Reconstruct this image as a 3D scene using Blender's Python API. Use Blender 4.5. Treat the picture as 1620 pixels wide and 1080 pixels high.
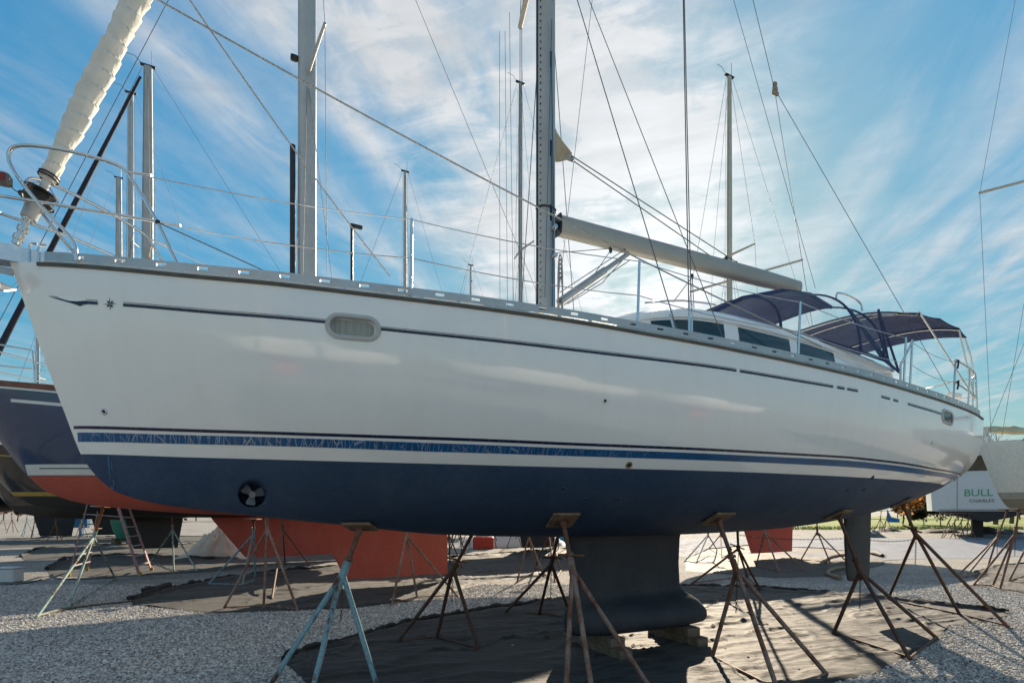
import bpy, bmesh, math, random
import numpy as np
from mathutils import Vector, Matrix, Euler, noise as mnoise
from mathutils.bvhtree import BVHTree

for o in list(bpy.data.objects):
    bpy.data.objects.remove(o)
SC = bpy.context.scene
COL = SC.collection
R = math.radians
rnd = random.Random(7)

# ------------------------------------------------------------------ camera
F, CX, YH, CAMH = 850.0, 810.0, 807.0, 1.8626      # focal length and horizon in photo pixels
cam = bpy.data.cameras.new('camera')
cam.sensor_width = 36.0
cam.lens = 36.0 * F / 1620.0
cam.shift_y = (YH - 540.0) / 1620.0
cam.clip_start = 0.05
cam.clip_end = 3000.0
camo = bpy.data.objects.new('camera', cam)
camo.location = (0, 0, CAMH)
camo.rotation_euler = (R(90), 0, 0)
COL.objects.link(camo)
SC.camera = camo
SC.render.resolution_x, SC.render.resolution_y = 1024, 682

# ------------------------------------------------------------------ sky and sun
SUN_AZ, SUN_EL = R(15.0), R(23.5)                  # azimuth east of +Y
SUN_DIR = Vector((math.sin(SUN_AZ) * math.cos(SUN_EL), math.cos(SUN_AZ) * math.cos(SUN_EL), math.sin(SUN_EL)))
SKY_STRENGTH = 0.13
SUN_STRENGTH = 4.2
EXPOSURE = 1.30
CLOUD, CLOUD_GLOW, SKY_GAIN, SKY_KNEE = 2.05, 0.75, 0.90, 2.2


def build_world():
    w = bpy.data.worlds.new('World')
    SC.world = w
    w.use_nodes = True
    nt = w.node_tree
    N, L = nt.nodes, nt.links
    N.clear()
    out = N.new('ShaderNodeOutputWorld')
    bg = N.new('ShaderNodeBackground')
    bg.inputs['Strength'].default_value = SKY_STRENGTH
    L.new(bg.outputs[0], out.inputs[0])
    sky = N.new('ShaderNodeTexSky')
    sky.sky_type = 'NISHITA'
    sky.sun_disc = False
    sky.sun_elevation = SUN_EL
    sky.sun_rotation = SUN_AZ
    sky.air_density = 1.15
    sky.dust_density = 0.6
    sky.ozone_density = 2.4
    tc = N.new('ShaderNodeTexCoord')
    sep = N.new('ShaderNodeSeparateXYZ')
    L.new(tc.outputs['Generated'], sep.inputs[0])

    def M(op, a, b=None, c=None, clamp=False):
        n = N.new('ShaderNodeMath')
        n.operation = op
        n.use_clamp = clamp
        for i, v in enumerate((a, b, c)):
            if v is None:
                continue
            if isinstance(v, (int, float)):
                n.inputs[i].default_value = v
            else:
                L.new(v, n.inputs[i])
        return n.outputs[0]

    def smooth(v, lo, hi):
        n = N.new('ShaderNodeMapRange')
        n.interpolation_type = 'SMOOTHSTEP'
        L.new(v, n.inputs[0])
        n.inputs[1].default_value = lo
        n.inputs[2].default_value = hi
        return n.outputs[0]

    def noise(u, v, w_, scale, detail, rough=0.55, dist=0.0):
        cb = N.new('ShaderNodeCombineXYZ')
        for i, k in enumerate((u, v, w_)):
            if isinstance(k, (int, float)):
                cb.inputs[i].default_value = k
            else:
                L.new(k, cb.inputs[i])
        n = N.new('ShaderNodeTexNoise')
        n.inputs['Scale'].default_value = scale
        n.inputs['Detail'].default_value = detail
        n.inputs['Roughness'].default_value = rough
        n.inputs['Distortion'].default_value = dist
        L.new(cb.outputs[0], n.inputs['Vector'])
        return n.outputs['Fac']

    x, y, z = sep.outputs
    zc = M('MAXIMUM', z, 0.035)
    # cloud sheet seen from below: c runs across the bands, v along them
    tz = math.tan(SUN_AZ + R(0.6))
    c = M('DIVIDE', M('SUBTRACT', x, M('MULTIPLY', y, tz)), zc)
    v = M('DIVIDE', M('ADD', y, M('MULTIPLY', x, tz)), zc)
    # slow warp so that the bands are not ruler straight
    warp = M('MULTIPLY', M('SUBTRACT', noise(c, M('MULTIPLY', v, 0.45), 3.1, 0.9, 3), 0.5), 0.5)
    cw = M('ADD', c, warp)
    big = noise(M('MULTIPLY', cw, 1.0), M('MULTIPLY', v, 0.16), 0.0, 1.15, 5, 0.58, 0.3)
    fine = noise(M('MULTIPLY', cw, 2.2), M('MULTIPLY', v, 0.75), 7.7, 2.6, 7, 0.62, 0.5)
    wisp = noise(M('MULTIPLY', cw, 4.2), M('MULTIPLY', v, 0.32), 1.7, 2.0, 6, 0.6, 0.2)

    ct = M('ADD', c, M('MULTIPLY', warp, 0.25))

    def band(c0, hw, soft, src=None):
        d = M('ABSOLUTE', M('SUBTRACT', cw if src is None else src, c0))
        return M('SUBTRACT', 1.0, smooth(d, hw - soft, hw + soft))

    # broad milky sheet in the middle, thinner streaks either side
    main = band(-0.30, 0.48, 0.30)
    trail = M('MULTIPLY', band(-1.09, 0.03, 0.14, ct), 0.85)
    trail2 = M('MULTIPLY', band(-0.80, 0.02, 0.09, ct), 0.7)
    puff = noise(M('MULTIPLY', cw, 1.5), M('MULTIPLY', v, 1.1), 5.3, 2.1, 6, 0.6, 0.4)
    ripple = noise(M('MULTIPLY', cw, 1.6), M('MULTIPLY', v, 3.6), 9.1, 2.4, 5, 0.6, 0.6)
    streak = noise(M('MULTIPLY', c, 2.1), M('MULTIPLY', v, 0.55), 2.2, 1.9, 6, 0.58, 0.5)
    body = M('MULTIPLY', main, M('ADD', M('MULTIPLY', smooth(puff, 0.30, 0.62), 0.62), M('MULTIPLY', smooth(ripple, 0.40, 0.66), 0.36)))
    thin = M('MULTIPLY', M('ADD', trail, trail2), M('ADD', 0.05, M('MULTIPLY', smooth(fine, 0.36, 0.60), 0.95)))
    haze = M('MULTIPLY', M('MULTIPLY', smooth(big, 0.38, 0.70), smooth(streak, 0.38, 0.72)), 0.58)
    veil = M('MULTIPLY', M('MULTIPLY', band(1.7, 1.3, 0.9, ct), smooth(streak, 0.32, 0.72)), 0.38)
    wide = M('MULTIPLY', smooth(puff, 0.40, 0.80), 0.18)
    dens = M('ADD', M('ADD', body, thin), M('ADD', M('ADD', haze, veil), wide))
    horiz = M('MULTIPLY', M('SUBTRACT', 1.0, smooth(z, 0.0, 0.26)), 0.45)
    dens = M('ADD', dens, horiz)
    vd0 = N.new('ShaderNodeVectorMath')
    vd0.operation = 'DOT_PRODUCT'
    L.new(tc.outputs['Generated'], vd0.inputs[0])
    vd0.inputs[1].default_value = SUN_DIR
    dens = M('ADD', dens, M('MULTIPLY', M('POWER', M('MAXIMUM', vd0.outputs['Value'], 0.0), 30.0), 0.40))
    dens = M('MINIMUM', dens, 0.97)
    # clouds are lit through by the sun behind them
    vd = N.new('ShaderNodeVectorMath')
    vd.operation = 'DOT_PRODUCT'
    L.new(tc.outputs['Generated'], vd.inputs[0])
    vd.inputs[1].default_value = SUN_DIR
    dot = M('MAXIMUM', vd.outputs['Value'], 0.0)
    glow = M('ADD', M('MULTIPLY', M('POWER', dot, 10.0), 0.9), M('MULTIPLY', M('POWER', dot, 90.0), 0.9))
    cl = N.new('ShaderNodeMix')
    cl.data_type = 'RGBA'
    shade = M('MULTIPLY', M('SUBTRACT', ripple, 0.5), 1.3)
    cb = M('ADD', M('ADD', CLOUD, shade), M('MULTIPLY', glow, CLOUD_GLOW))
    comb = N.new('ShaderNodeCombineColor')
    L.new(M('MULTIPLY', cb, 0.97), comb.inputs[0])
    L.new(M('MULTIPLY', cb, 1.0), comb.inputs[1])
    L.new(M('MULTIPLY', cb, 1.03), comb.inputs[2])
    # soft shoulder so that the clear air round the sun keeps its colour
    tint = N.new('ShaderNodeMix')
    tint.data_type = 'RGBA'
    tint.blend_type = 'MULTIPLY'
    tint.inputs['Factor'].default_value = 1.0
    L.new(sky.outputs[0], tint.inputs['A'])
    tint.inputs['B'].default_value = (0.60, 1.0, 1.02, 1)
    bw = N.new('ShaderNodeRGBToBW')
    L.new(tint.outputs['Result'], bw.inputs[0])
    gain = M('DIVIDE', SKY_GAIN, M('ADD', 1.0, M('DIVIDE', bw.outputs[0], SKY_KNEE)))
    vm = N.new('ShaderNodeVectorMath')
    vm.operation = 'SCALE'
    L.new(tint.outputs['Result'], vm.inputs[0])
    L.new(gain, vm.inputs['Scale'])
    L.new(dens, cl.inputs['Factor'])
    hs = N.new('ShaderNodeHueSaturation')
    hs.inputs['Saturation'].default_value = 1.12
    L.new(vm.outputs[0], hs.inputs['Color'])
    L.new(hs.outputs[0], cl.inputs['A'])
    L.new(comb.outputs[0], cl.inputs['B'])
    L.new(cl.outputs['Result'], bg.inputs['Color'])


build_world()
sl = bpy.data.lights.new('sun', 'SUN')
sl.energy = SUN_STRENGTH
sl.angle = R(0.6)
sl.color = (1.0, 0.83, 0.62)
so = bpy.data.objects.new('sun', sl)
so.rotation_euler = (-SUN_DIR).to_track_quat('-Z', 'Y').to_euler()
so.location = (10, 40, 30)
COL.objects.link(so)
vs = SC.view_settings
vs.view_transform = 'Standard'
vs.look = 'None'
vs.exposure = EXPOSURE
vs.gamma = 1.0
vs.use_curve_mapping = False

# ------------------------------------------------------------------ pixel helpers (directions only; depth from what a thing touches)


def ground_z(x, y):
    """gentle rise of the yard towards the back right"""
    t = min(1, max(0, (y - 20) / 12.0))
    return 0.30 * t * t * (3 - 2 * t) * min(1, max(0, (x + 2) / 10.0))


def gpx(px, py, z=0.0):
    Y = F * (CAMH - z) / (py - YH)
    return Vector(((px - CX) / F * Y, Y, z))


def ypx(px, py, Y):
    return Vector(((px - CX) / F * Y, Y, CAMH + (YH - py) * Y / F))


BX0, BY0, BTH = -4.1168, 4.4103, R(26.9972)
BC, BS = math.cos(BTH), math.sin(BTH)


def b2w(s, t, z):
    return Vector((BX0 + s * BC - t * BS, BY0 + s * BS + t * BC, z))


def w2b(p):
    dx, dy = p[0] - BX0, p[1] - BY0
    return Vector((dx * BC + dy * BS, -dx * BS + dy * BC, p[2]))


def bpx(px, py, t):
    """pixel -> boat coordinates on the fore-and-aft plane t"""
    k = (px - CX) / F
    s = (k * (BY0 + t * BC) - BX0 + t * BS) / (BC - k * BS)
    Y = BY0 + s * BS + t * BC
    return Vector((s, t, CAMH + (YH - py) * Y / F))


# ------------------------------------------------------------------ mesh builder


def frame(d):
    d = d.normalized()
    up = Vector((0, 0, 1)) if abs(d.z) < 0.95 else Vector((1, 0, 0))
    a = d.cross(up).normalized()
    return a, a.cross(d).normalized()


class MB:
    def __init__(self):
        self.v, self.f = [], []

    def add(self, vs_, fs):
        o = len(self.v)
        self.v += [tuple(p) for p in vs_]
        self.f += [tuple(i + o for i in f) for f in fs]
        return self

    def box(self, c, s, rot=None):
        c = Vector(c)
        P = []
        for dx in (-.5, .5):
            for dy in (-.5, .5):
                for dz in (-.5, .5):
                    q = Vector((dx * s[0], dy * s[1], dz * s[2]))
                    if rot is not None:
                        q = rot @ q
                    P.append(c + q)
        return self.add(P, [(0, 1, 3, 2), (4, 6, 7, 5), (0, 4, 5, 1), (2, 3, 7, 6), (0, 2, 6, 4), (1, 5, 7, 3)])

    def cbox(self, c, s, ch, rot=None):
        """box with chamfered vertical edges and top rim"""
        c = Vector(c)
        x, y, z = s[0] / 2, s[1] / 2, s[2] / 2
        rings = []
        for zz, k in ((-z, ch), (-z + ch, 0), (z - ch, 0), (z, ch)):
            X, Y = x - k, y - k
            ring = [(X - ch, -Y), (X, -Y + ch), (X, Y - ch), (X - ch, Y), (-X + ch, Y), (-X, Y - ch), (-X, -Y + ch), (-X + ch, -Y)]
            rings.append([(a, b, zz) for a, b in ring])
        P, Fc = [], []
        for r_ in rings:
            P += [c + ((rot @ Vector(q)) if rot is not None else Vector(q)) for q in r_]
        for k in range(3):
            for i in range(8):
                j = (i + 1) % 8
                Fc.append((k * 8 + i, k * 8 + j, k * 8 + 8 + j, k * 8 + 8 + i))
        Fc.append(tuple(range(7, -1, -1)))
        Fc.append(tuple(range(24, 32)))
        return self.add(P, Fc)

    def tube(self, a, b, r, r2=None, n=10, caps=True):
        return self.path([a, b], r, n, [r, r if r2 is None else r2], caps)

    def path(self, pts, r, n=8, rs=None, caps=True, sq=1.0):
        pts = [Vector(p) for p in pts]
        m = len(pts)
        P, Fc = [], []
        pa = None
        for i, p in enumerate(pts):
            d = (pts[min(i + 1, m - 1)] - pts[max(i - 1, 0)])
            if d.length < 1e-9:
                d = Vector((0, 0, 1))
            d.normalize()
            if pa is None:
                a, b = frame(d)
            else:
                a = (pa - d * pa.dot(d))
                if a.length < 1e-6:
                    a, _ = frame(d)
                a.normalize()
                b = a.cross(d).normalized()
            pa = a
            rr = rs[i] if rs else r
            for k in range(n):
                an = 2 * math.pi * k / n
                P.append(p + (a * math.cos(an) * sq + b * math.sin(an)) * rr)
        for i in range(m - 1):
            for k in range(n):
                k2 = (k + 1) % n
                Fc.append((i * n + k, i * n + k2, (i + 1) * n + k2, (i + 1) * n + k))
        if caps:
            Fc.append(tuple(range(n - 1, -1, -1)))
            Fc.append(tuple(range((m - 1) * n, m * n)))
        return self.add(P, Fc)

    def grid(self, rows, closed=False):
        m = len(rows[0])
        P = [p for r_ in rows for p in r_]
        Fc = []
        for i in range(len(rows) - 1):
            for k in range(m if closed else m - 1):
                k2 = (k + 1) % m
                Fc.append((i * m + k, i * m + k2, (i + 1) * m + k2, (i + 1) * m + k))
        return self.add(P, Fc)

    def prism(self, poly, off):
        """polygon (list of Vector) extruded by vector off"""
        n = len(poly)
        off = Vector(off)
        P = [Vector(p) for p in poly] + [Vector(p) + off for p in poly]
        Fc = [tuple(range(n - 1, -1, -1)), tuple(range(n, 2 * n))]
        for i in range(n):
            j = (i + 1) % n
            Fc.append((i, j, n + j, n + i))
        return self.add(P, Fc)

    def sphere(self, c, r, nu=12, nv=8, sc=(1, 1, 1)):
        c = Vector(c)
        rows = []
        for i in range(nv + 1):
            ph = math.pi * i / nv
            rows.append([c + Vector((math.sin(ph) * math.cos(2 * math.pi * k / nu) * r * sc[0], math.sin(ph) * math.sin(2 * math.pi * k / nu) * r * sc[1], math.cos(ph) * r * sc[2])) for k in range(nu)])
        return self.grid(rows, True)

    def torus(self, c, ax, R_, r, n=16, k=6, sc=1.0):
        a, b = frame(Vector(ax))
        pts = [Vector(c) + a * math.cos(2 * math.pi * i / n) * R_ * sc + b * math.sin(2 * math.pi * i / n) * R_ for i in range(n)]
        ax = Vector(ax).normalized()
        rows = []
        for p in pts:
            d = (p - Vector(c)).normalized()
            rows.append([p + (d * math.cos(2 * math.pi * j / k) + ax * math.sin(2 * math.pi * j / k)) * r for j in range(k)])
        rows.append(rows[0])
        return self.grid(rows, True)

    def disc(self, c, ax, r, n=20, th=0.004):
        ax = Vector(ax).normalized()
        return self.tube(Vector(c) - ax * th / 2, Vector(c) + ax * th / 2, r, n=n)

    def build(self, name, mat, parent=None, smooth=40, loc=None):
        me = bpy.data.meshes.new(name)
        me.from_pydata(self.v, [], self.f)
        me.validate()
        bm = bmesh.new()
        bm.from_mesh(me)
        bmesh.ops.remove_doubles(bm, verts=bm.verts, dist=1e-6)
        bmesh.ops.recalc_face_normals(bm, faces=bm.faces)
        if smooth:
            ca = math.radians(smooth)
            for f in bm.faces:
                f.smooth = True
            for e in bm.edges:
                if len(e.link_faces) == 2 and e.calc_face_angle(0) > ca:
                    e.smooth = False
        bm.to_mesh(me)
        bm.free()
        me.materials.append(mat)
        o = bpy.data.objects.new(name, me)
        COL.objects.link(o)
        if parent is not None:
            o.parent = parent
        if loc is not None:
            o.location = loc
        return o


def tag(o, label, cat, group=None, kind=None):
    if label:
        o['label'] = label
    if cat:
        o['category'] = cat
    if group:
        o['group'] = group
    if kind:
        o['kind'] = kind
    return o


def empty(name, loc, rz=0.0):
    o = bpy.data.objects.new(name, None)
    o.empty_display_size = 0.2
    o.location = loc
    o.rotation_euler = (0, 0, rz)
    COL.objects.link(o)
    return o


def share(o, parent=None, loc=None, rot=None, scale=None):
    c = o.copy()
    COL.objects.link(c)
    c.parent = parent
    if loc is not None:
        c.location = loc
    if rot is not None:
        c.rotation_euler = rot
    if scale is not None:
        c.scale = scale
    return c


def hermite(xs, ys):
    """smooth interpolation through the points (monotone slopes)"""
    xs, ys = list(xs), list(ys)
    n = len(xs)
    d = [(ys[i + 1] - ys[i]) / (xs[i + 1] - xs[i]) for i in range(n - 1)]
    m = [d[0]] + [0 if d[i - 1] * d[i] <= 0 else 2 * d[i - 1] * d[i] / (d[i - 1] + d[i]) for i in range(1, n - 1)] + [d[-1]]

    def f(x):
        if x <= xs[0]:
            return ys[0]
        if x >= xs[-1]:
            return ys[-1]
        i = 0
        while x > xs[i + 1]:
            i += 1
        h = xs[i + 1] - xs[i]
        t = (x - xs[i]) / h
        return (ys[i] * (1 + 2 * t) * (1 - t) ** 2 + m[i] * h * t * (1 - t) ** 2 + ys[i + 1] * t * t * (3 - 2 * t) + m[i + 1] * h * t * t * (t - 1))
    return f


# ------------------------------------------------------------------ materials
MATS = {}


def nodes(name):
    m = bpy.data.materials.new(name)
    m.use_nodes = True
    nt = m.node_tree
    b = nt.nodes['Principled BSDF']
    return m, nt, b


def tex_noise(nt, scale, detail=4, rough=0.55, co='Object', stretch=None, dist=0):
    tc = nt.nodes.new('ShaderNodeTexCoord')
    mp = nt.nodes.new('ShaderNodeMapping')
    nt.links.new(tc.outputs[co], mp.inputs[0])
    if stretch:
        mp.inputs['Scale'].default_value = stretch
    n = nt.nodes.new('ShaderNodeTexNoise')
    n.inputs['Scale'].default_value = scale
    n.inputs['Detail'].default_value = detail
    n.inputs['Roughness'].default_value = rough
    n.inputs['Distortion'].default_value = dist
    nt.links.new(mp.outputs[0], n.inputs['Vector'])
    return n.outputs['Fac']


def ramp(nt, fac, stops):
    r_ = nt.nodes.new('ShaderNodeValToRGB')
    e = r_.color_ramp.elements
    while len(e) > len(stops):
        e.remove(e[-1])
    while len(e) < len(stops):
        e.new(0.5)
    for el, (p, c) in zip(e, stops):
        el.position = p
        el.color = (c[0], c[1], c[2], 1) if not isinstance(c, (int, float)) else (c, c, c, 1)
    nt.links.new(fac, r_.inputs[0])
    return r_.outputs['Color']


def mixc(nt, fac, a, b, mode='MIX'):
    n = nt.nodes.new('ShaderNodeMix')
    n.data_type = 'RGBA'
    n.blend_type = mode
    for k, v in (('Factor', fac), ('A', a), ('B', b)):
        if isinstance(v, (int, float)):
            n.inputs[k].default_value = v
        elif isinstance(v, tuple):
            n.inputs[k].default_value = (v[0], v[1], v[2], 1)
        else:
            nt.links.new(v, n.inputs[k])
    return n.outputs['Result']


def bump(nt, b, h, strength, dist=0.01):
    n = nt.nodes.new('ShaderNodeBump')
    n.inputs['Strength'].default_value = strength
    n.inputs['Distance'].default_value = dist
    nt.links.new(h, n.inputs['Height'])
    nt.links.new(n.outputs[0], b.inputs['Normal'])


def dk(c, k):
    return (c[0] * k, c[1] * k, c[2] * k)


def mat(name, col, rough=0.5, metal=0.0, var=0.15, scale=6.0, bmp=0.0, bscale=40.0, coat=0.0, stretch=None, rvar=0.1):
    if name in MATS:
        return MATS[name]
    m, nt, b = nodes(name)
    f = tex_noise(nt, scale, 5, stretch=stretch)
    nt.links.new(ramp(nt, f, [(0.3, dk(col, 1 - var)), (0.7, dk(col, 1 + var * 0.6))]), b.inputs['Base Color'])
    b.inputs['Metallic'].default_value = metal
    nt.links.new(ramp(nt, tex_noise(nt, scale * 2.3, 4), [(0.3, max(0.02, rough - rvar)), (0.7, min(1, rough + rvar))]), b.inputs['Roughness'])
    if coat:
        b.inputs['Coat Weight'].default_value = coat
        b.inputs['Coat Roughness'].default_value = 0.05
    if bmp:
        bump(nt, b, tex_noise(nt, bscale, 4), bmp)
    MATS[name] = m
    return m


def rusty(name, paint, rust=(0.10, 0.042, 0.02), lo=0.45, hi=0.6, scale=9.0, spec=None):
    """old painted steel with rust breaking through"""
    if name in MATS:
        return MATS[name]
    m, nt, b = nodes(name)
    oi = nt.nodes.new('ShaderNodeObjectInfo')
    f = tex_noise(nt, scale, 6, 0.65, stretch=(1, 1, 0.45))
    f2 = tex_noise(nt, 38, 4, 0.6)
    pc = ramp(nt, f2, [(0.3, dk(paint, 0.7)), (0.7, dk(paint, 1.2))])
    rc = ramp(nt, f2, [(0.3, dk(rust, 0.55)), (0.55, rust), (0.8, (0.2, 0.10, 0.05))])
    msk = ramp(nt, f, [(lo, 0.0), (hi, 1.0)])
    nt.links.new(mixc(nt, msk, pc, rc), b.inputs['Base Color'])
    b.inputs['Roughness'].default_value = 0.72
    b.inputs['Metallic'].default_value = 0.1
    bump(nt, b, f2, 0.35, 0.004)
    MATS[name] = m
    return m


WHITE = mat('gelcoat_white', (0.80, 0.80, 0.77), 0.5, 0, 0.03, 1.2)
STEEL = mat('stainless_steel', (0.62, 0.63, 0.63), 0.16, 1.0, 0.08, 9)
ALU = mat('anodised_aluminium', (0.47, 0.47, 0.46), 0.38, 0.75, 0.10, 5)
ALU_MAST = mat('mast_aluminium', (0.40, 0.42, 0.42), 0.6, 0.15, 0.12, 2.5)
WIRE = mat('rigging_wire', (0.13, 0.13, 0.13), 0.65, 0.1, 0.1, 20)
ROPE_W = mat('rope_white_fleck', (0.42, 0.42, 0.40), 0.9, 0, 0.65, 90, stretch=(1, 1, 1))
ROPE_G = mat('rope_grey', (0.20, 0.20, 0.19), 0.9, 0, 0.5, 80)
ROPE_B = mat('rope_blue', (0.02, 0.13, 0.22), 0.9, 0, 0.4, 80)
BLACK = mat('black_plastic', (0.015, 0.015, 0.017), 0.45, 0, 0.3, 8)
NAVY_CANVAS = mat('navy_canvas', (0.028, 0.046, 0.12), 0.85, 0, 0.25, 5, 0.25, 220)
STRIPE_NAVY = mat('navy_stripe', (0.012, 0.020, 0.055), 0.25, 0, 0.2, 6)
RUB = mat('rub_rail_brown', (0.10, 0.085, 0.06), 0.6, 0, 0.3, 8)
WOOD = mat('weathered_timber', (0.17, 0.135, 0.095), 0.85, 0, 0.45, 7, 0.5, 30, stretch=(0.3, 3, 3))
PLY = mat('plywood_pad', (0.22, 0.16, 0.10), 0.8, 0, 0.45, 9, 0.3, 40)
SAIL = mat('sailcloth', (0.70, 0.67, 0.60), 0.85, 0, 0.12, 6, 0.4, 26)
RUST = rusty('rust_steel', (0.20, 0.125, 0.095), (0.15, 0.06, 0.03), lo=0.35, hi=0.6)
RUST_DARK = rusty('rust_dark_steel', (0.075, 0.06, 0.052), (0.13, 0.055, 0.028), lo=0.38, hi=0.62)
RUST_BLUE = rusty('rust_pale_blue_paint', (0.20, 0.36, 0.42), lo=0.54, hi=0.62, scale=6)
RUST_GREEN = rusty('rust_pale_green_paint', (0.30, 0.42, 0.38), lo=0.50, hi=0.60, scale=6)
RUST_GREY = rusty('rust_grey_paint', (0.27, 0.19, 0.155), (0.16, 0.065, 0.035), lo=0.42, hi=0.62, scale=7)
RUST_ORANGE = rusty('rust_orange', (0.20, 0.085, 0.03), (0.24, 0.09, 0.025), lo=0.3, hi=0.6)
LADDER_PINK = rusty('ladder_faded_red', (0.42, 0.23, 0.22), (0.2, 0.12, 0.1), lo=0.55, hi=0.75)
# ------------------------------------------------------------------ ground


def gravel_material():
    m, nt, b = nodes('pale_gravel')
    tc = nt.nodes.new('ShaderNodeTexCoord')

    def vor(scale, feature='F1', out='Color'):
        v = nt.nodes.new('ShaderNodeTexVoronoi')
        v.feature = feature
        v.inputs['Scale'].default_value = scale
        nt.links.new(tc.outputs['Object'], v.inputs['Vector'])
        return v.outputs[out]
    hs = nt.nodes.new('ShaderNodeSeparateColor')
    nt.links.new(vor(34), hs.inputs[0])
    stone = ramp(nt, hs.outputs[0], [(0.0, (0.12, 0.12, 0.12)), (0.3, (0.25, 0.25, 0.245)), (0.65, (0.35, 0.345, 0.335)), (1.0, (0.47, 0.46, 0.445))])
    edge = vor(34, 'DISTANCE_TO_EDGE', 'Distance')
    gap = ramp(nt, edge, [(0.0, 0.42), (0.16, 1.0)])
    col = mixc(nt, 1.0, stone, gap, 'MULTIPLY')
    big = tex_noise(nt, 0.55, 6, 0.6)
    dirt = ramp(nt, big, [(0.34, (0.70, 0.68, 0.64)), (0.5, (0.98, 0.97, 0.95)), (0.66, (1.10, 1.10, 1.10))])
    col = mixc(nt, 1.0, col, dirt, 'MULTIPLY')
    nt.links.new(col, b.inputs['Base Color'])
    b.inputs['Roughness'].default_value = 0.9
    bump(nt, b, edge, 1.0, 0.02)
    return m


GRAVEL = gravel_material()


def build_ground():
    xs = sorted(set([-700, -400, -220, -120, -80, -60] + [-50 + 2 * i for i in range(51)] + [60, 80, 120, 220, 400, 700]))
    ys = sorted(set([-300, -120, -60, -40] + [-30 + 2 * i for i in range(51)] + [80, 100, 140, 220, 400, 800, 1500]))
    mb = MB()
    rows = []
    for y in ys:
        rows.append([(x, y, ground_z(x, y)) for x in xs])
    mb.grid(rows)
    g = mb.build('ground', GRAVEL)
    g['kind'] = 'structure'

    # paved lane across the back of the yard
    road = mat('lane_asphalt', (0.15, 0.18, 0.235), 0.9, 0, 0.2, 1.5, 0.4, 90)
    mb = MB()
    rows = []
    for x in [5 + 1.5 * i for i in range(50)]:
        k = 0.6 * math.sin(x * 0.35) + 0.25 * math.sin(x * 1.3)
        y0 = 20.6 + k + max(0, (x - 10)) * 0.035
        y1 = 30.8 + 0.5 * math.sin(x * 0.5)
        rows.append([(x, y0 + (y1 - y0) * i / 6, ground_z(x, y0 + (y1 - y0) * i / 6) + 0.012) for i in range(7)])
    mb.grid(rows)
    mb.build('lane', road)['kind'] = 'structure'
    # verge of mown grass beyond the lane
    gm, nt, b = nodes('verge_grass')
    f = tex_noise(nt, 3.0, 8, 0.7)
    nt.links.new(ramp(nt, f, [(0.3, (0.08, 0.12, 0.02)), (0.5, (0.19, 0.25, 0.045)), (0.75, (0.32, 0.33, 0.09))]), b.inputs['Base Color'])
    b.inputs['Roughness'].default_value = 0.95
    bump(nt, b, tex_noise(nt, 30, 5), 0.8, 0.05)
    mb = MB()
    rows = []
    for i in range(60):
        x = 2 + 2 * i
        rows.append([(x, 44 + 0.8 * math.sin(x * 0.4), ground_z(x, 44) + 0.02), (x, 52, ground_z(x, 52) + 0.05), (x, 75, ground_z(x, 75) + 0.05), (x, 140, ground_z(x, 120) + 0.05)])
    mb.grid(rows)
    mb.build('grass_verge', gm)['kind'] = 'structure'
    # tufts give the verge a ragged front edge
    bl = MB()
    r2 = random.Random(3)
    for i in range(9000):
        x = r2.uniform(4, 70)
        y = 43.2 + abs(r2.gauss(0, 3.0))
        h = r2.uniform(0.08, 0.30)
        a = r2.uniform(0, 6.28)
        w = 0.03
        dx, dy = math.cos(a) * w, math.sin(a) * w
        z = ground_z(x, y)
        bl.add([(x - dx, y - dy, z), (x + dx, y + dy, z), (x + r2.uniform(-.1, .1), y + r2.uniform(-.1, .1), z + h)], [(0, 1, 2)])
    t = bl.build('verge_grass_blades', gm, smooth=0)
    tag(t, 'strip of sunlit green grass beyond the paved lane', 'grass', kind='stuff')


build_ground()


# outlines of the ground cloths in pixels: far edge, near edge
CLOTH1 = ([(452, 1046), (470, 1034), (560, 1012), (640, 987), (770, 965), (900, 949), (1080, 929), (1200, 931), (1380, 946), (1500, 959), (1592, 968)],
          [(455, 1052), (480, 1075), (545, 1160), (760, 1300), (1000, 1280), (1200, 1130), (1310, 1083), (1390, 1061), (1480, 1016), (1502, 990), (1594, 975)])
CLOTH2 = ([(206, 950), (255, 938), (340, 919), (460, 903), (560, 897), (700, 884), (870, 872), (1040, 868)],
          [(209, 956), (330, 970), (450, 966), (560, 962), (650, 951), (760, 925), (870, 905), (1045, 893)])
CLOTH3 = ([(76, 902), (108, 884), (200, 880), (340, 886), (420, 880), (560, 868), (640, 862)],
          [(80, 911), (180, 913), (240, 909), (340, 904), (420, 893), (580, 886), (645, 878)])
CLOTH_PX = [a + b[::-1] for a, b in (CLOTH1, CLOTH2, CLOTH3)]


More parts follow.
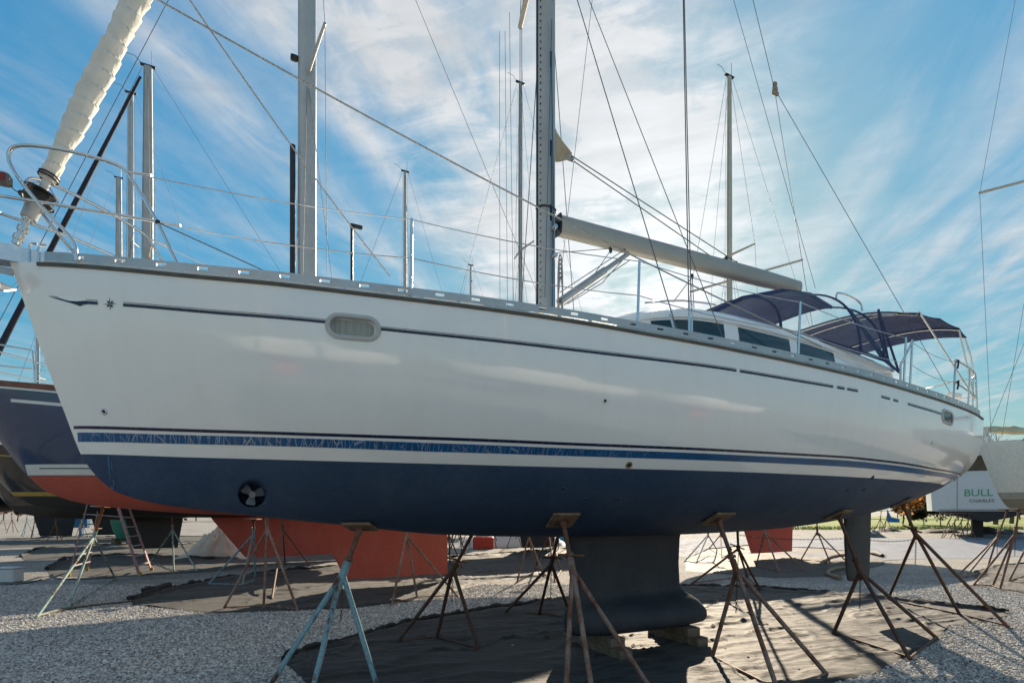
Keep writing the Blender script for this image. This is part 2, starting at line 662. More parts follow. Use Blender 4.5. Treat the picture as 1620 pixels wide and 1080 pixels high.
def build_stones():
    """loose stones of the yard near the camera"""
    sm, nt, b = nodes('loose_stone')
    oi = nt.nodes.new('ShaderNodeObjectInfo')
    nt.links.new(ramp(nt, oi.outputs['Random'], [(0.0, (0.14, 0.135, 0.13)), (0.15, (0.29, 0.285, 0.275)), (0.5, (0.43, 0.42, 0.405)), (0.85, (0.53, 0.52, 0.50)), (1.0, (0.66, 0.65, 0.63))]), b.inputs['Base Color'])
    b.inputs['Roughness'].default_value = 0.9
    rr = random.Random(11)
    # source pebbles
    src = []
    coll = bpy.data.collections.new('pebble_shapes')
    for k in range(4):
        bm = bmesh.new()
        bmesh.ops.create_icosphere(bm, subdivisions=1, radius=1.0)
        for v in bm.verts:
            v.co *= rr.uniform(0.72, 1.2)
            v.co.z *= 0.62
            v.co.x *= rr.uniform(0.9, 1.3)
        me = bpy.data.meshes.new('pebble')
        bm.to_mesh(me)
        bm.free()
        me.materials.append(sm)
        o = bpy.data.objects.new('pebble', me)
        coll.objects.link(o)
        src.append(o)
    # points where the gravel lies open, from 4.4 m to about 12 m in front of the camera
    pts = []
    rng = np.random.default_rng(5)
    n = 240000
    Y = 4.3 + 9.2 * rng.random(n) ** 1.25
    X = (rng.random(n) * 2.06 - 1.03) * Y
    pxs, pys = CX + F * X / Y, YH + F * CAMH / Y
    keep = np.ones(n, bool)
    for poly in CLOTH_PX:
        ins = np.zeros(n, bool)
        for (x1, y1), (x2, y2) in zip(poly, poly[1:] + poly[:1]):
            c_ = ((y1 > pys) != (y2 > pys))
            with np.errstate(divide='ignore', invalid='ignore'):
                ins ^= c_ & (pxs < (x2 - x1) * (pys - y1) / (y2 - y1 + 1e-9) + x1)
        keep &= ~(ins & (rng.random(n) > 0.004))
    X, Y = X[keep], Y[keep]
    n = len(X)
    pts = np.stack([X, Y, np.full(n, 0.002)], 1)
    me = bpy.data.meshes.new('loose_gravel')
    me.from_pydata(pts.tolist(), [], [])
    o = bpy.data.objects.new('loose_gravel', me)
    COL.objects.link(o)
    tag(o, 'pale grey crushed gravel covering the boat yard ground', 'gravel', kind='stuff')
    ng = bpy.data.node_groups.new('scatter_pebbles', 'GeometryNodeTree')
    ng.interface.new_socket('Geometry', in_out='INPUT', socket_type='NodeSocketGeometry')
    ng.interface.new_socket('Geometry', in_out='OUTPUT', socket_type='NodeSocketGeometry')
    N, L = ng.nodes, ng.links
    gi, go = N.new('NodeGroupInput'), N.new('NodeGroupOutput')
    ci = N.new('GeometryNodeCollectionInfo')
    ci.inputs['Collection'].default_value = coll
    ci.inputs['Separate Children'].default_value = True
    ci.inputs['Reset Children'].default_value = True
    ip = N.new('GeometryNodeInstanceOnPoints')
    ip.inputs['Pick Instance'].default_value = True
    rv = N.new('FunctionNodeRandomValue')
    rv.data_type = 'FLOAT_VECTOR'
    rv.inputs[0].default_value = (-0.6, -0.6, 0)
    rv.inputs[1].default_value = (0.6, 0.6, 6.28)
    rs = N.new('FunctionNodeRandomValue')
    rs.data_type = 'FLOAT'
    rs.inputs[2].default_value = 0.0
    rs.inputs[3].default_value = 1.0
    pw = N.new('ShaderNodeMath')
    pw.operation = 'POWER'
    pw.inputs[1].default_value = 3.0
    L.new(rs.outputs[1], pw.inputs[0])
    sc_ = N.new('ShaderNodeMath')
    sc_.operation = 'MULTIPLY_ADD'
    sc_.inputs[1].default_value = 0.018
    sc_.inputs[2].default_value = 0.008
    L.new(pw.outputs[0], sc_.inputs[0])
    L.new(gi.outputs[0], ip.inputs['Points'])
    L.new(ci.outputs[0], ip.inputs['Instance'])
    L.new(rv.outputs[0], ip.inputs['Rotation'])
    L.new(sc_.outputs[0], ip.inputs['Scale'])
    L.new(ip.outputs[0], go.inputs[0])
    md = o.modifiers.new('scatter', 'NODES')
    md.node_group = ng


build_stones()
# ------------------------------------------------------------------ main yacht: hull form (boat coordinates: s aft, t starboard, z up)
zsheer = hermite([0, .5, 1.3, 2, 2.7, 3.5, 4.3, 5.3, 6.5, 7.5, 8.8, 10, 11.3, 13], [3.895, 3.84, 3.752, 3.70, 3.65, 3.61, 3.575, 3.53, 3.492, 3.472, 3.440, 3.412, 3.400, 3.415])
zpaint = hermite([0, .45, 1.3, 2.3, 3.3, 4.2, 5.2, 7, 13], [2.35, 2.345, 2.322, 2.30, 2.284, 2.275, 2.274, 2.28, 2.283])
zbot = hermite([0, .12, .24, .36, .46, .51, .56, .63, .72, .86, 1.05, 1.79, 2.71, 3.64, 4.41, 5.28, 7.08, 8.13, 9.41, 10.7, 12.0, 12.9],
               [3.885, 3.46, 3.05, 2.66, 2.345, 2.245, 2.17, 2.09, 2.02, 1.965, 1.915, 1.812, 1.702, 1.596, 1.555, 1.53, 1.522, 1.537, 1.593, 1.723, 1.94, 2.14])
bsheer = hermite([0, .25, .5, 1, 1.5, 2, 3, 4, 5, 6, 7, 8, 9, 10, 11, 12, 12.9], [0.02, .2, .36, .64, .88, 1.09, 1.43, 1.68, 1.85, 1.96, 2.0, 2.003, 1.96, 1.88, 1.75, 1.56, 1.32])
nexp = hermite([0, 1, 2, 4, 6, 13], [1.2, 1.6, 2.2, 2.7, 3.0, 3.0])
mexp = hermite([0, 1, 2, 4, 6, 13], [1.05, 1.3, 1.5, 1.8, 2.0, 2.0])
S_END = 12.9


def ybeam(s, z):
    zb, zt = zbot(s), zsheer(s)
    tau = min(1.0, max(0.0, (z - zb) / max(1e-4, zt - zb)))
    return bsheer(s) * (1 - (1 - tau) ** nexp(s)) ** (1 / mexp(s))


def hull_pt(s, z, off=0.0, side=-1):
    y = ybeam(s, z)
    e = 0.01
    ds = (ybeam(s + e, z) - ybeam(max(0, s - e), z)) / (s + e - max(0, s - e))
    dz = (ybeam(s, z + e) - ybeam(s, z - e)) / (2 * e)
    n = Vector((-ds, 1, -dz)).normalized()
    p = Vector((s, y, z)) + n * off
    return Vector((p.x, side * p.y, p.z)), Vector((n.x, side * n.y, n.z))


def hull_px(px, py):
    """pixel -> (s, z) on the port side of the hull"""
    t = -0.5
    for i in range(80):
        q = bpx(px, py, t)
        t = 0.6 * t - 0.4 * ybeam(min(12.9, max(0.0, q.x)), q.z)
    return q.x, q.z


THR_S, THR_Z = hull_px(400, 781)
THR_R = 0.118


def hull_sections():
    s_ = [0.0]
    while s_[-1] < 0.44:
        s_.append(s_[-1] + 0.03)
    s_ += [0.46]
    while s_[-1] < 1.2:
        s_.append(s_[-1] + 0.035)
    while s_[-1] < S_END - 0.1:
        s_.append(s_[-1] + 0.11)
    s_.append(S_END)
    return s_


def loft(zlo, zhi, rows, power, side, secs, dent=False):
    g = []
    for s in secs:
        r_ = []
        a, b_ = zlo(s), zhi(s)
        for i in range(rows + 1):
            k = (i / rows) ** power
            z = a + (b_ - a) * k
            y = ybeam(s, z)
            if dent == 'port':
                d = port_d(s, z)
                if d < 0.004:
                    q = min(1, (0.004 - d) / 0.014)
                    y -= 0.045 * q
            elif dent:
                d = math.hypot(s - THR_S, z - THR_Z) / THR_R
                if d < 1.25:
                    q = min(1, max(0, (1.02 - d) / 0.14))
                    fl = min(1, max(0, (1.25 - d) / 0.25))
                    y -= 0.30 * q * q * (3 - 2 * q) + 0.012 * fl * fl
            r_.append((s, side * y, z))
        g.append(r_)
    return g


def gelcoat():
    m, nt, b = nodes('yacht_gelcoat')
    f = tex_noise(nt, 0.7, 6, 0.6)
    f2 = tex_noise(nt, 5.0, 6, 0.65, stretch=(1.6, 1, 0.10))
    c = ramp(nt, f, [(0.3, (0.86, 0.855, 0.83)), (0.7, (0.89, 0.885, 0.865))])
    st = ramp(nt, f2, [(0.45, (1, 1, 1)), (0.62, (0.985, 0.982, 0.972)), (0.8, (0.95, 0.945, 0.93))])
    nt.links.new(mixc(nt, 1.0, c, st, 'MULTIPLY'), b.inputs['Base Color'])
    nt.links.new(ramp(nt, f, [(0.3, 0.06), (0.7, 0.12)]), b.inputs['Roughness'])
    b.inputs['IOR'].default_value = 1.52
    b.inputs['Coat Weight'].default_value = 0.6
    b.inputs['Coat Roughness'].default_value = 0.04
    bump(nt, b, tex_noise(nt, 1.6, 2), 0.05, 0.05)
    return m


GEL = gelcoat()
PORT_S, PORT_Z = hull_px(559, 517.5)
PORT_HW, PORT_HH, PORT_TILT = 0.180, 0.074, -0.055


def port_d(s, z):
    """signed distance to the oval opening of the forward portlight"""
    x, y = s - PORT_S, z - PORT_Z - (s - PORT_S) * PORT_TILT
    return math.hypot(max(0.0, abs(x) - (PORT_HW - PORT_HH)), y) - PORT_HH



def antifoul(name, col, dust=(0.16, 0.17, 0.18), amount=1.0):
    m, nt, b = nodes(name)
    f = tex_noise(nt, 2.2, 7, 0.65, stretch=(1, 1, 0.4))
    f2 = tex_noise(nt, 26, 5, 0.6)
    c = ramp(nt, f2, [(0.3, dk(col, 0.85)), (0.7, dk(col, 1.15))])
    c = mixc(nt, ramp(nt, f, [(0.42, 0.0), (0.85, 0.55 * amount)]), c, dust)
    # scrape marks
    v = tex_noise(nt, 5, 3, 0.5, stretch=(9, 9, 0.25))
    c = mixc(nt, ramp(nt, v, [(0.70, 0.0), (0.78, 0.25 * amount)]), c, dk(dust, 1.4))
    nt.links.new(c, b.inputs['Base Color'])
    b.inputs['Roughness'].default_value = 0.62
    b.inputs['Specular IOR Level'].default_value = 0.35
    bump(nt, b, f2, 0.10, 0.01)
    return m


BOTTOM_BLUE = antifoul('antifoul_blue', (0.033, 0.064, 0.125), (0.085, 0.125, 0.18), 1.0)

YACHT = empty('sailing_yacht', (BX0, BY0, 0), BTH)
tag(YACHT, 'large white sailing yacht with dark blue bottom and blue cockpit canopy on jack stands', 'sailboat')

secs = hull_sections()
# extra stations round the bow thruster tunnel
fine = sorted(set([round(x, 4) for x in secs if abs(x - THR_S) > THR_R * 1.35] + [round(THR_S + THR_R * 1.3 * (i / 26 - 1), 4) for i in range(53)]))
zp_ = lambda s: max(zbot(s), zpaint(s))
mb = MB()
psec = sorted(set([round(x, 4) for x in secs if abs(x - PORT_S) > 0.24] + [round(PORT_S - 0.24 + 0.48 * i / 44, 4) for i in range(45)]))
for side in (-1, 1):
    mb.grid(loft(zp_, zsheer, 120, 1.0, side, psec, 'port'))
# transom, top half
tr = [(S_END, -ybeam(S_END, zp_(S_END) + (zsheer(S_END) - zp_(S_END)) * i / 26), zp_(S_END) + (zsheer(S_END) - zp_(S_END)) * i / 26) for i in range(27)]
mb.grid([tr, [(p[0] + 0.02, 0, p[2]) for p in tr], [(p[0], -p[1], p[2]) for p in tr]])
mb.build('topsides', GEL, YACHT, 35)
mb = MB()
mb.grid(loft(zbot, zp_, 60, 1.4, -1, fine, True))
mb.grid(loft(zbot, zp_, 30, 1.6, 1, fine, True))
tr = [(S_END, -ybeam(S_END, zbot(S_END) + (zp_(S_END) - zbot(S_END)) * (i / 16) ** 1.5), zbot(S_END) + (zp_(S_END) - zbot(S_END)) * (i / 16) ** 1.5) for i in range(17)]
mb.grid([tr, [(p[0], -p[1], p[2]) for p in tr]])
bottom = mb.build('underwater_hull', BOTTOM_BLUE, YACHT, 50)
bottom['label'] = 'dark blue antifouled bottom'
HULL_BVH = None


def zline(pts):
    q = sorted(hull_px(*p) for p in pts)
    return hermite([a for a, _ in q], [b_ for _, b_ in q]), q[0][0], q[-1][0]


def hull_strip(name, lo, hi, s0, s1, m, off=0.003, sides=(-1, 1), rows=3, step=0.06, parent=YACHT):
    mb_ = MB()
    n = max(2, int((s1 - s0) / step))
    for sd in sides:
        g = []
        for i in range(n + 1):
            s = s0 + (s1 - s0) * i / n
            a, b_ = lo(s), hi(s)
            g.append([hull_pt(s, a - 0.0005, 0.0, sd)[0]] + [hull_pt(s, a + (b_ - a) * k / rows, off, sd)[0] for k in range(rows + 1)] + [hull_pt(s, b_ + 0.0005, 0.0, sd)[0]])
        mb_.grid(g)
    return mb_.build(name, m, parent, 60)


def cracked_stripe():
    m, nt, b = nodes('cracked_blue_stripe')
    tc = nt.nodes.new('ShaderNodeTexCoord')
    mp = nt.nodes.new('ShaderNodeMapping')
    mp.inputs['Scale'].default_value = (1, 0.2, 0.16)
    nt.links.new(tc.outputs['Object'], mp.inputs[0])
    fac = None
    for sc, wd in ((26, 0.018), (11, 0.012)):
        v = nt.nodes.new('ShaderNodeTexVoronoi')
        v.feature = 'DISTANCE_TO_EDGE'
        v.inputs['Scale'].default_value = sc
        nt.links.new(mp.outputs[0], v.inputs['Vector'])
        r_ = ramp(nt, v.outputs['Distance'], [(0.0, 1.0), (wd, 0.9), (wd * 1.6, 0.0)])
        fac = r_ if fac is None else mixc(nt, 1.0, fac, r_, 'LIGHTEN')
    # the cracking thins out towards the stern
    sp = nt.nodes.new('ShaderNodeSeparateXYZ')
    nt.links.new(tc.outputs['Object'], sp.inputs[0])
    mr = nt.nodes.new('ShaderNodeMapRange')
    nt.links.new(sp.outputs[0], mr.inputs[0])
    mr.inputs[1].default_value, mr.inputs[2].default_value = 2.0, 6.0
    mr.inputs[3].default_value, mr.inputs[4].default_value = 0.60, 0.02
    pat = ramp(nt, tex_noise(nt, 3.0, 3), [(0.35, 0.35), (0.6, 1.0)])
    fac = mixc(nt, 1.0, fac, pat, 'MULTIPLY')
    mm = nt.nodes.new('ShaderNodeMath')
    mm.operation = 'MULTIPLY'
    nt.links.new(fac, mm.inputs[0])
    nt.links.new(mr.outputs[0], mm.inputs[1])
    base = ramp(nt, tex_noise(nt, 4, 4), [(0.3, (0.007, 0.075, 0.20)), (0.7, (0.010, 0.10, 0.26))])
    nt.links.new(mixc(nt, mm.outputs[0], base, (0.62, 0.65, 0.68)), b.inputs['Base Color'])
    b.inputs['Roughness'].default_value = 0.22
    return m


CRACK = cracked_stripe()
wt, w0, w1 = zline([(117, 676), (500, 687), (700, 693.6), (957, 704), (1200, 715), (1339, 723), (1416, 731), (1480, 742)])
hull_strip('waterline_pinstripe', lambda s: wt(s) - 0.012, lambda s: wt(s) + 0.012, w0, 12.85, STRIPE_NAVY)
st_, s0_, s1_ = zline([(120, 684), (500, 693.8), (700, 701), (957, 711), (1200, 721), (1339, 728), (1416, 736), (1478, 745.5)])
sb_, _, _ = zline([(126, 698.5), (500, 707), (700, 714.4), (957, 722.5), (1200, 731), (1339, 738), (1416, 745), (1472, 752)])
o = hull_strip('waterline_stripe', sb_, st_, s0_ + 0.015, 12.85, CRACK, rows=4)
o['label'] = 'wide blue waterline stripe with cracked white lines'
pz, p0_, p1_ = zline([(195, 482), (350, 495), (515, 509), (603, 520), (700, 530), (957, 559), (1172, 587), (1250, 600), (1355, 618), (1440, 640), (1490, 655)])
cuts = [(hull_px(195, 482)[0], hull_px(516, 509)[0]), (hull_px(603, 520)[0], hull_px(1165, 586)[0]), (hull_px(1170, 587)[0], hull_px(1318, 612)[0]),
        (hull_px(1324, 613)[0], hull_px(1336, 615)[0]), (hull_px(1340, 616)[0], hull_px(1357, 618)[0]), (hull_px(1394, 627)[0], hull_px(1408, 630)[0]), (hull_px(1413, 631)[0], hull_px(1421, 634)[0]), (hull_px(1436, 639)[0], hull_px(1489, 655)[0])]
for a, b_ in cuts:
    hull_strip('cove_stripe', lambda s: pz(s) - 0.013, lambda s: pz(s) + 0.010, a, b_, STRIPE_NAVY, rows=1, sides=(-1,))
    hull_strip('cove_hairline', lambda s: pz(s) + 0.017, lambda s: pz(s) + 0.0205, a, b_, STRIPE_NAVY, rows=1, sides=(-1,))
hull_strip('cove_stripe', lambda s: pz(s) - 0.013, lambda s: pz(s) + 0.010, p0_, 12.6, STRIPE_NAVY, rows=1, sides=(1,))


def hull_patch(name, polys, m, off=0.004):
    """flat figure given in pixels laid on the topsides"""
    mb_ = MB()
    for poly in polys:
        P = []
        for q in poly:
            s, z = hull_px(*q)
            P.append(hull_pt(s, z, off)[0])
        mb_.add(P, [tuple(range(len(P)))])
    return mb_.build(name, m, YACHT, 0)


# bow arrow
hull_patch('bow_arrow', [[(80, 470), (155, 477.5), (155, 482), (140, 481), (132, 482), (127.5, 484.5), (118, 481)]], STRIPE_NAVY)
hull_patch('bow_arrow_hairline', [[(78, 468), (155, 475), (155, 476), (78, 469)]], STRIPE_NAVY)
hull_patch('scrape_mark', [[(170, 722), (173, 722), (175, 745), (179, 774), (177, 774), (173, 748)], [(175, 728), (176.5, 728), (181, 768), (180, 768)]], mat('scraped_blue', (0.06, 0.17, 0.33), .6, 0, .3, 30), 0.003)
# eight pointed star
star = []
scx, scy = 174.5, 481
for k in range(8):
    an = k * math.pi / 4
    ln = 11.5 if k % 2 == 0 else 7.5
    wd = 0.42
    tip = (scx + math.sin(an) * ln, scy - math.cos(an) * ln)
    r_in = 3.0
    lft = (scx + math.sin(an - wd) * r_in * 1.3, scy - math.cos(an - wd) * r_in * 1.3)
    star.append([(scx, scy), lft, tip])
    if k % 2 == 1:
        rgt = (scx + math.sin(an + wd) * r_in * 1.3, scy - math.cos(an + wd) * r_in * 1.3)
        star.append([(scx + math.sin(an) * 2.2, scy - math.cos(an) * 2.2), tip, rgt])
hull_patch('star_emblem', star, STRIPE_NAVY)

# rub strip and toe rail with slots
hull_strip('rub_strip', lambda s: zsheer(s) - 0.030, lambda s: zsheer(s) - 0.002, 0.22, 12.85, RUB, off=0.012, rows=1, step=0.1)


def rail_pt(s, z, w):
    """point on the rail: z above the sheer, w inboard of the hull edge"""
    e = 0.02
    y, y2 = bsheer(s), bsheer(s + e)
    n = Vector((-(y2 - y) / e, 1)).normalized()
    return s - n.x * w, y - n.y * w, zsheer(s) + z


def rail_bar(mb_, s0, s1, za, zb_, side, wa=0.0, wb=0.012, step=0.15):
    n = max(1, int((s1 - s0) / step))
    g = []
    for i in range(n + 1):
        s = s0 + (s1 - s0) * i / n
        q = [rail_pt(s, za, wa), rail_pt(s, zb_, wa), rail_pt(s, zb_, wb), rail_pt(s, za, wb)]
        g.append([(a, side * b_, c) for a, b_, c in q])
    mb_.grid(g, True)
    k = len(mb_.v)
    mb_.f.append((k - 4 * (n + 1), k - 4 * (n + 1) + 1, k - 4 * (n + 1) + 2, k - 4 * (n + 1) + 3))
    mb_.f.append((k - 4, k - 3, k - 2, k - 1))


RAIL0, RAIL1 = hull_px(70, 414)[0], 12.55
for side in (-1, 1):
    mb = MB()
    rail_bar(mb, RAIL0, RAIL1, 0.066, 0.088, side)
    rail_bar(mb, RAIL0, RAIL1, 0.018, 0.044, side)
    rail_bar(mb, RAIL0, RAIL1, 0.000, 0.012, side, -0.004, 0.05)
    s = RAIL0
    pitch, slot = 0.295, 0.072
    k = 0
    while s < RAIL1:
        a = s
        b_ = min(RAIL1, s + pitch - slot)
        rail_bar(mb, a, b_, 0.044, 0.066, side, 0.0003, 0.0117)
        rail_bar(mb, a + 0.10, a + 0.13, 0.012, 0.018, side)
        s += pitch
        k += 1
    mb.build('toe_rail', ALU, YACHT, 30)
# deck
mb = MB()
g = []
for s in secs:
    bb = max(0.0, bsheer(s) - 0.055)
    g.append([(s, bb * k / 5, zsheer(s) + 0.001 + 0.07 * (1 - (k / 5) ** 2) * min(1, bb)) for k in range(-5, 6)])
mb.grid(g)
mb.build('deck', WHITE, YACHT, 60)

# portlights
GLASS_DARK = mat('smoked_glass', (0.02, 0.05, 0.06), 0.05, 0, 0.2, 3, rvar=0.02)
CURTAIN = mat('curtain_cloth', (0.30, 0.31, 0.27), 0.9, 0, 0.4, 5, 0.4, 30, stretch=(14, 1, 0.2))


def portlight(px, py, w, h, curtain):
    s, z = hull_px(px, py)
    root = None

    def stadium(hw, hh, off, n=14):
        L_ = []
        for k in range(2 * n):
            if k < n:
                an = -math.pi / 2 + math.pi * k / (n - 1)
                x, y = hw - hh + math.cos(an) * hh, math.sin(an) * hh
            else:
                an = math.pi / 2 + math.pi * (k - n) / (n - 1)
                x, y = -(hw - hh) + math.cos(an) * hh, math.sin(an) * hh
            L_.append(hull_pt(s + x, z + y + x * PORT_TILT, off)[0])
        return L_
    mb_ = MB()
    rows = [stadium(w + 0.032, h + 0.032, 0.0), stadium(w + 0.029, h + 0.029, 0.014), stadium(w + 0.006, h + 0.006, 0.018), stadium(w - .004, h - .004, 0.012), stadium(w - .006, h - .006, -0.038 if curtain else 0.001)]
    mb_.grid(rows, True)
    fr = mb_.build('portlight', mat('portlight_frame_grey', (0.46, 0.47, 0.46), 0.4, 0, 0.06, 6), YACHT, 40)
    mb_ = MB()
    P = stadium(w + (.01 if curtain else 0), h + (.01 if curtain else 0), -0.036 if curtain else 0.004)
    mb_.add(P, [tuple(range(len(P)))])
    mb_.build('curtain' if curtain else 'pane', CURTAIN if curtain else GLASS_DARK, fr, 0)
    if curtain:
        # four folds behind the glass
        g_ = mat('clear_pane', (0.9, 0.95, 0.93), 0.03)
        gm, nt, b = nodes('thin_clear_pane')
        b.inputs['Base Color'].default_value = (0.75, 0.8, 0.78, 1)
        b.inputs['Alpha'].default_value = 0.16
        b.inputs['Roughness'].default_value = 0.03
        mb_ = MB()
        P = stadium(w, h, -0.006)
        mb_.add(P, [tuple(range(len(P)))])
        mb_.build('pane', gm, fr, 0)
    return fr


portlight(559, 517.5, 0.180, 0.074, True)
portlight(1499, 660, 0.19, 0.07, False)


def fitting(px, py, r, name='through_hull', m=None, hole=True):
    s, z = hull_px(px, py)
    p, n = hull_pt(s, z, 0.0)
    mb_ = MB()
    mb_.torus(p + n * 0.002, n, r, r * 0.38, 18, 8)
    f_ = mb_.build(name, m or STEEL, YACHT, 60)
    mb_ = MB()
    mb_.disc(p + n * 0.002, n, r * 0.75, 14, 0.003)
    mb_.build('opening', BLACK, f_, 0)
    return f_


fitting(165, 651, 0.020)
fitting(957, 634, 0.022, m=WHITE)
fitting(995, 735, 0.026, m=mat('bronze', (0.25, 0.2, 0.12), 0.4, 0.8))
for q in ((891, 773), (978, 789), (927, 790), (1340, 775), (1367, 774), (1380, 755)):
    fitting(q[0], q[1], 0.022, m=BOTTOM_BLUE)
fitting(1474, 700, 0.018)

# bow thruster in its tunnel
mb = MB()
yt = -(ybeam(THR_S, THR_Z) - 0.19)
mb.tube((THR_S, yt - 0.03, THR_Z), (THR_S, yt + 0.06, THR_Z), 0.03, 0.034, 14)
prop = mb.build('thruster_propeller', mat('thruster_white_plastic', (0.22, 0.26, 0.31), 0.4, 0, 0.2, 8), YACHT, 50)
for k in range(3):
    an = -1.75 + k * math.pi * 2 / 3
    mb = MB()
    rows = []
    for i in range(5):
        rr_ = 0.022 + 0.078 * i / 4
        hw = 0.030 + 0.022 * i / 4
        tw = 0.7 - 0.4 * i / 4
        rows.append([])
        for j in (-1, -0.5, 0, 0.5, 1):
            q = hw * j * (1 if i < 4 else 0.75)
            rows[-1].append((THR_S + math.cos(an) * rr_ - math.sin(an) * q * math.cos(tw), yt - 0.01 + q * math.sin(tw), THR_Z + math.sin(an) * rr_ + math.cos(an) * q * math.cos(tw)))
    mb.grid(rows)
    mb.build('blade', MATS['thruster_white_plastic'], prop, 60)

# keel with flared foot
KROOT0, KROOT1 = 5.42, bpx(1075, 848, 0).x


def foil(u, th):
    return th * 2.6 * (0.2969 * math.sqrt(max(u, 0)) - 0.126 * u - 0.3516 * u * u + 0.2843 * u ** 3 - 0.1036 * u ** 4) / 0.5


def kfoil(u, th, z):
    """fin section above, blunt rounded bulb below"""
    k = min(1, max(0, (0.74 - z) / 0.16))
    el = th * 0.42 * (max(0, 4 * u * (1 - u))) ** 0.42
    return foil(u, th * .5) * (1 - k) + el * k


def keel_rows(n=28):
    rows = []
    tail = bpx(1110, 955, 0).x
    for z, a, b_, th in [(1.62, KROOT0 - .05, KROOT1 + .12, .30), (1.54, KROOT0, KROOT1 + .02, .25), (1.46, KROOT0 + .02, KROOT1, .24), (1.1, KROOT0 + .05, KROOT1 - .02, .235), (0.82, KROOT0 + .07, KROOT1 - .0, .24),
                         (0.74, KROOT0 + .07, KROOT1 + .03, .26), (0.69, KROOT0 + .05, KROOT1 + .10, .34), (0.64, KROOT0 + .02, KROOT1 + .20, .48), (0.58, KROOT0 - .01, KROOT1 + .30, .64), (0.50, KROOT0 - .03, KROOT1 + .38, .77), (0.42, KROOT0 - .03, tail + .02, .83), (0.35, KROOT0 - .02, tail + .03, .82), (0.30, KROOT0 + .01, tail + .02, .76), (0.275, KROOT0 + .04, tail, .68), (0.262, KROOT0 + .08, tail - .03, .58)]:
        r_ = []
        for i in range(n):
            u = (1 - math.cos(math.pi * i / (n - 1))) / 2
            r_.append((a + (b_ - a) * u, -kfoil(u, th, z) - 0.004, z))
        for i in range(n - 2, 0, -1):
            u = (1 - math.cos(math.pi * i / (n - 1))) / 2
            r_.append((a + (b_ - a) * u, kfoil(u, th, z) + 0.004, z))
        rows.append(r_)
    return rows


mb = MB()
kr = keel_rows()
mb.grid(kr, True)
m_ = len(kr[0])
mb.f.append(tuple(range((len(kr) - 1) * m_, len(kr) * m_)))
KEEL_MAT = antifoul('antifoul_keel', (0.030, 0.038, 0.050), (0.10, 0.10, 0.095), 0.9)
mb.build('keel', KEEL_MAT, YACHT, 50)
# rudder
mb = MB()
rows = []
ra, rb = bpx(1337, 830, 0).x, bpx(1377, 830, 0).x
for z, a, b_, th in ((zbot(ra) + 0.12, ra - .02, rb + .02, .13), (1.3, ra, rb, .13), (0.75, ra + .04, rb - .03, .10), (0.62, ra + .08, rb - .06, .07), (0.60, ra + .14, rb - .1, .03)):
    r_ = []
    n = 16
    for i in range(n):
        u = (1 - math.cos(math.pi * i / (n - 1))) / 2
        r_.append((a + (b_ - a) * u, -foil(u, th) - 0.003, z))
    for i in range(n - 2, 0, -1):
        u = (1 - math.cos(math.pi * i / (n - 1))) / 2
        r_.append((a + (b_ - a) * u, foil(u, th) + 0.003, z))
    rows.append(r_)
mb.grid(rows, True)
m_ = len(rows[0])
mb.f.append(tuple(range((len(rows) - 1) * m_, len(rows) * m_)))
mb.build('rudder', antifoul('antifoul_rudder', (0.055, 0.06, 0.066), (0.12, 0.12, 0.11)), YACHT, 50)
# ------------------------------------------------------------------ main yacht: deck gear and rig


def part(mb_, name, m, smooth=50, parent=YACHT):
    return mb_.build(name, m, parent, smooth)


def wire(name, pts, r=0.004, m=None, n=6):
    return part(MB().path(pts, r, n), name, m or WIRE, 60)


def sag(a, b, d, n=14):
    a, b = Vector(a), Vector(b)
    return [a.lerp(b, i / n) - Vector((0, 0, d * 4 * (i / n) * (1 - i / n))) for i in range(n + 1)]


def smooth_path(pts, it=2):
    pts = [Vector(p) for p in pts]
    for _ in range(it):
        q = [pts[0]]
        for i in range(len(pts) - 1):
            q += [pts[i].lerp(pts[i + 1], 0.25), pts[i].lerp(pts[i + 1], 0.75)]
        q.append(pts[-1])
        pts = q
    return pts


MAST_S = 5.10
MASTHEAD = 18.6

# --- mast: extruded section with a groove at the back and a painted shade strip on the front
mb = MB()
sec = []
for k in range(28):
    an = 2 * math.pi * k / 28
    x = math.cos(an) * 0.128
    y = math.sin(an) * 0.082
    if x > 0.10:
        x = 0.10 + (x - 0.10) * 0.3
    sec.append((x, y))
rows = []
for z in [3.45, 4.5, 6, 8, 10, 12, 14, 16, 18, MASTHEAD]:
    k = 1.0 if z < 16 else 0.85
    rows.append([(MAST_S + x * k, y * k, z) for x, y in sec])
mb.grid(rows, True)
mast = part(mb, 'mast', ALU_MAST)
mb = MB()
mb.box((MAST_S - 0.130, 0, 11), (0.012, 0.034, 15.0))  # shading of the forward face, put in as a black strip
shade_strip = part(mb, 'mast_shade_strip', BLACK, 0, mast)
mb = MB()
for i in range(70):
    z = 3.9 + i * 0.085
    mb.tube((MAST_S - 0.110, -0.050, z), (MAST_S - 0.116, -0.058, z), 0.009, n=6)
part(mb, 'mast_rivets', BLACK, 0, mast)['kind'] = 'stuff'
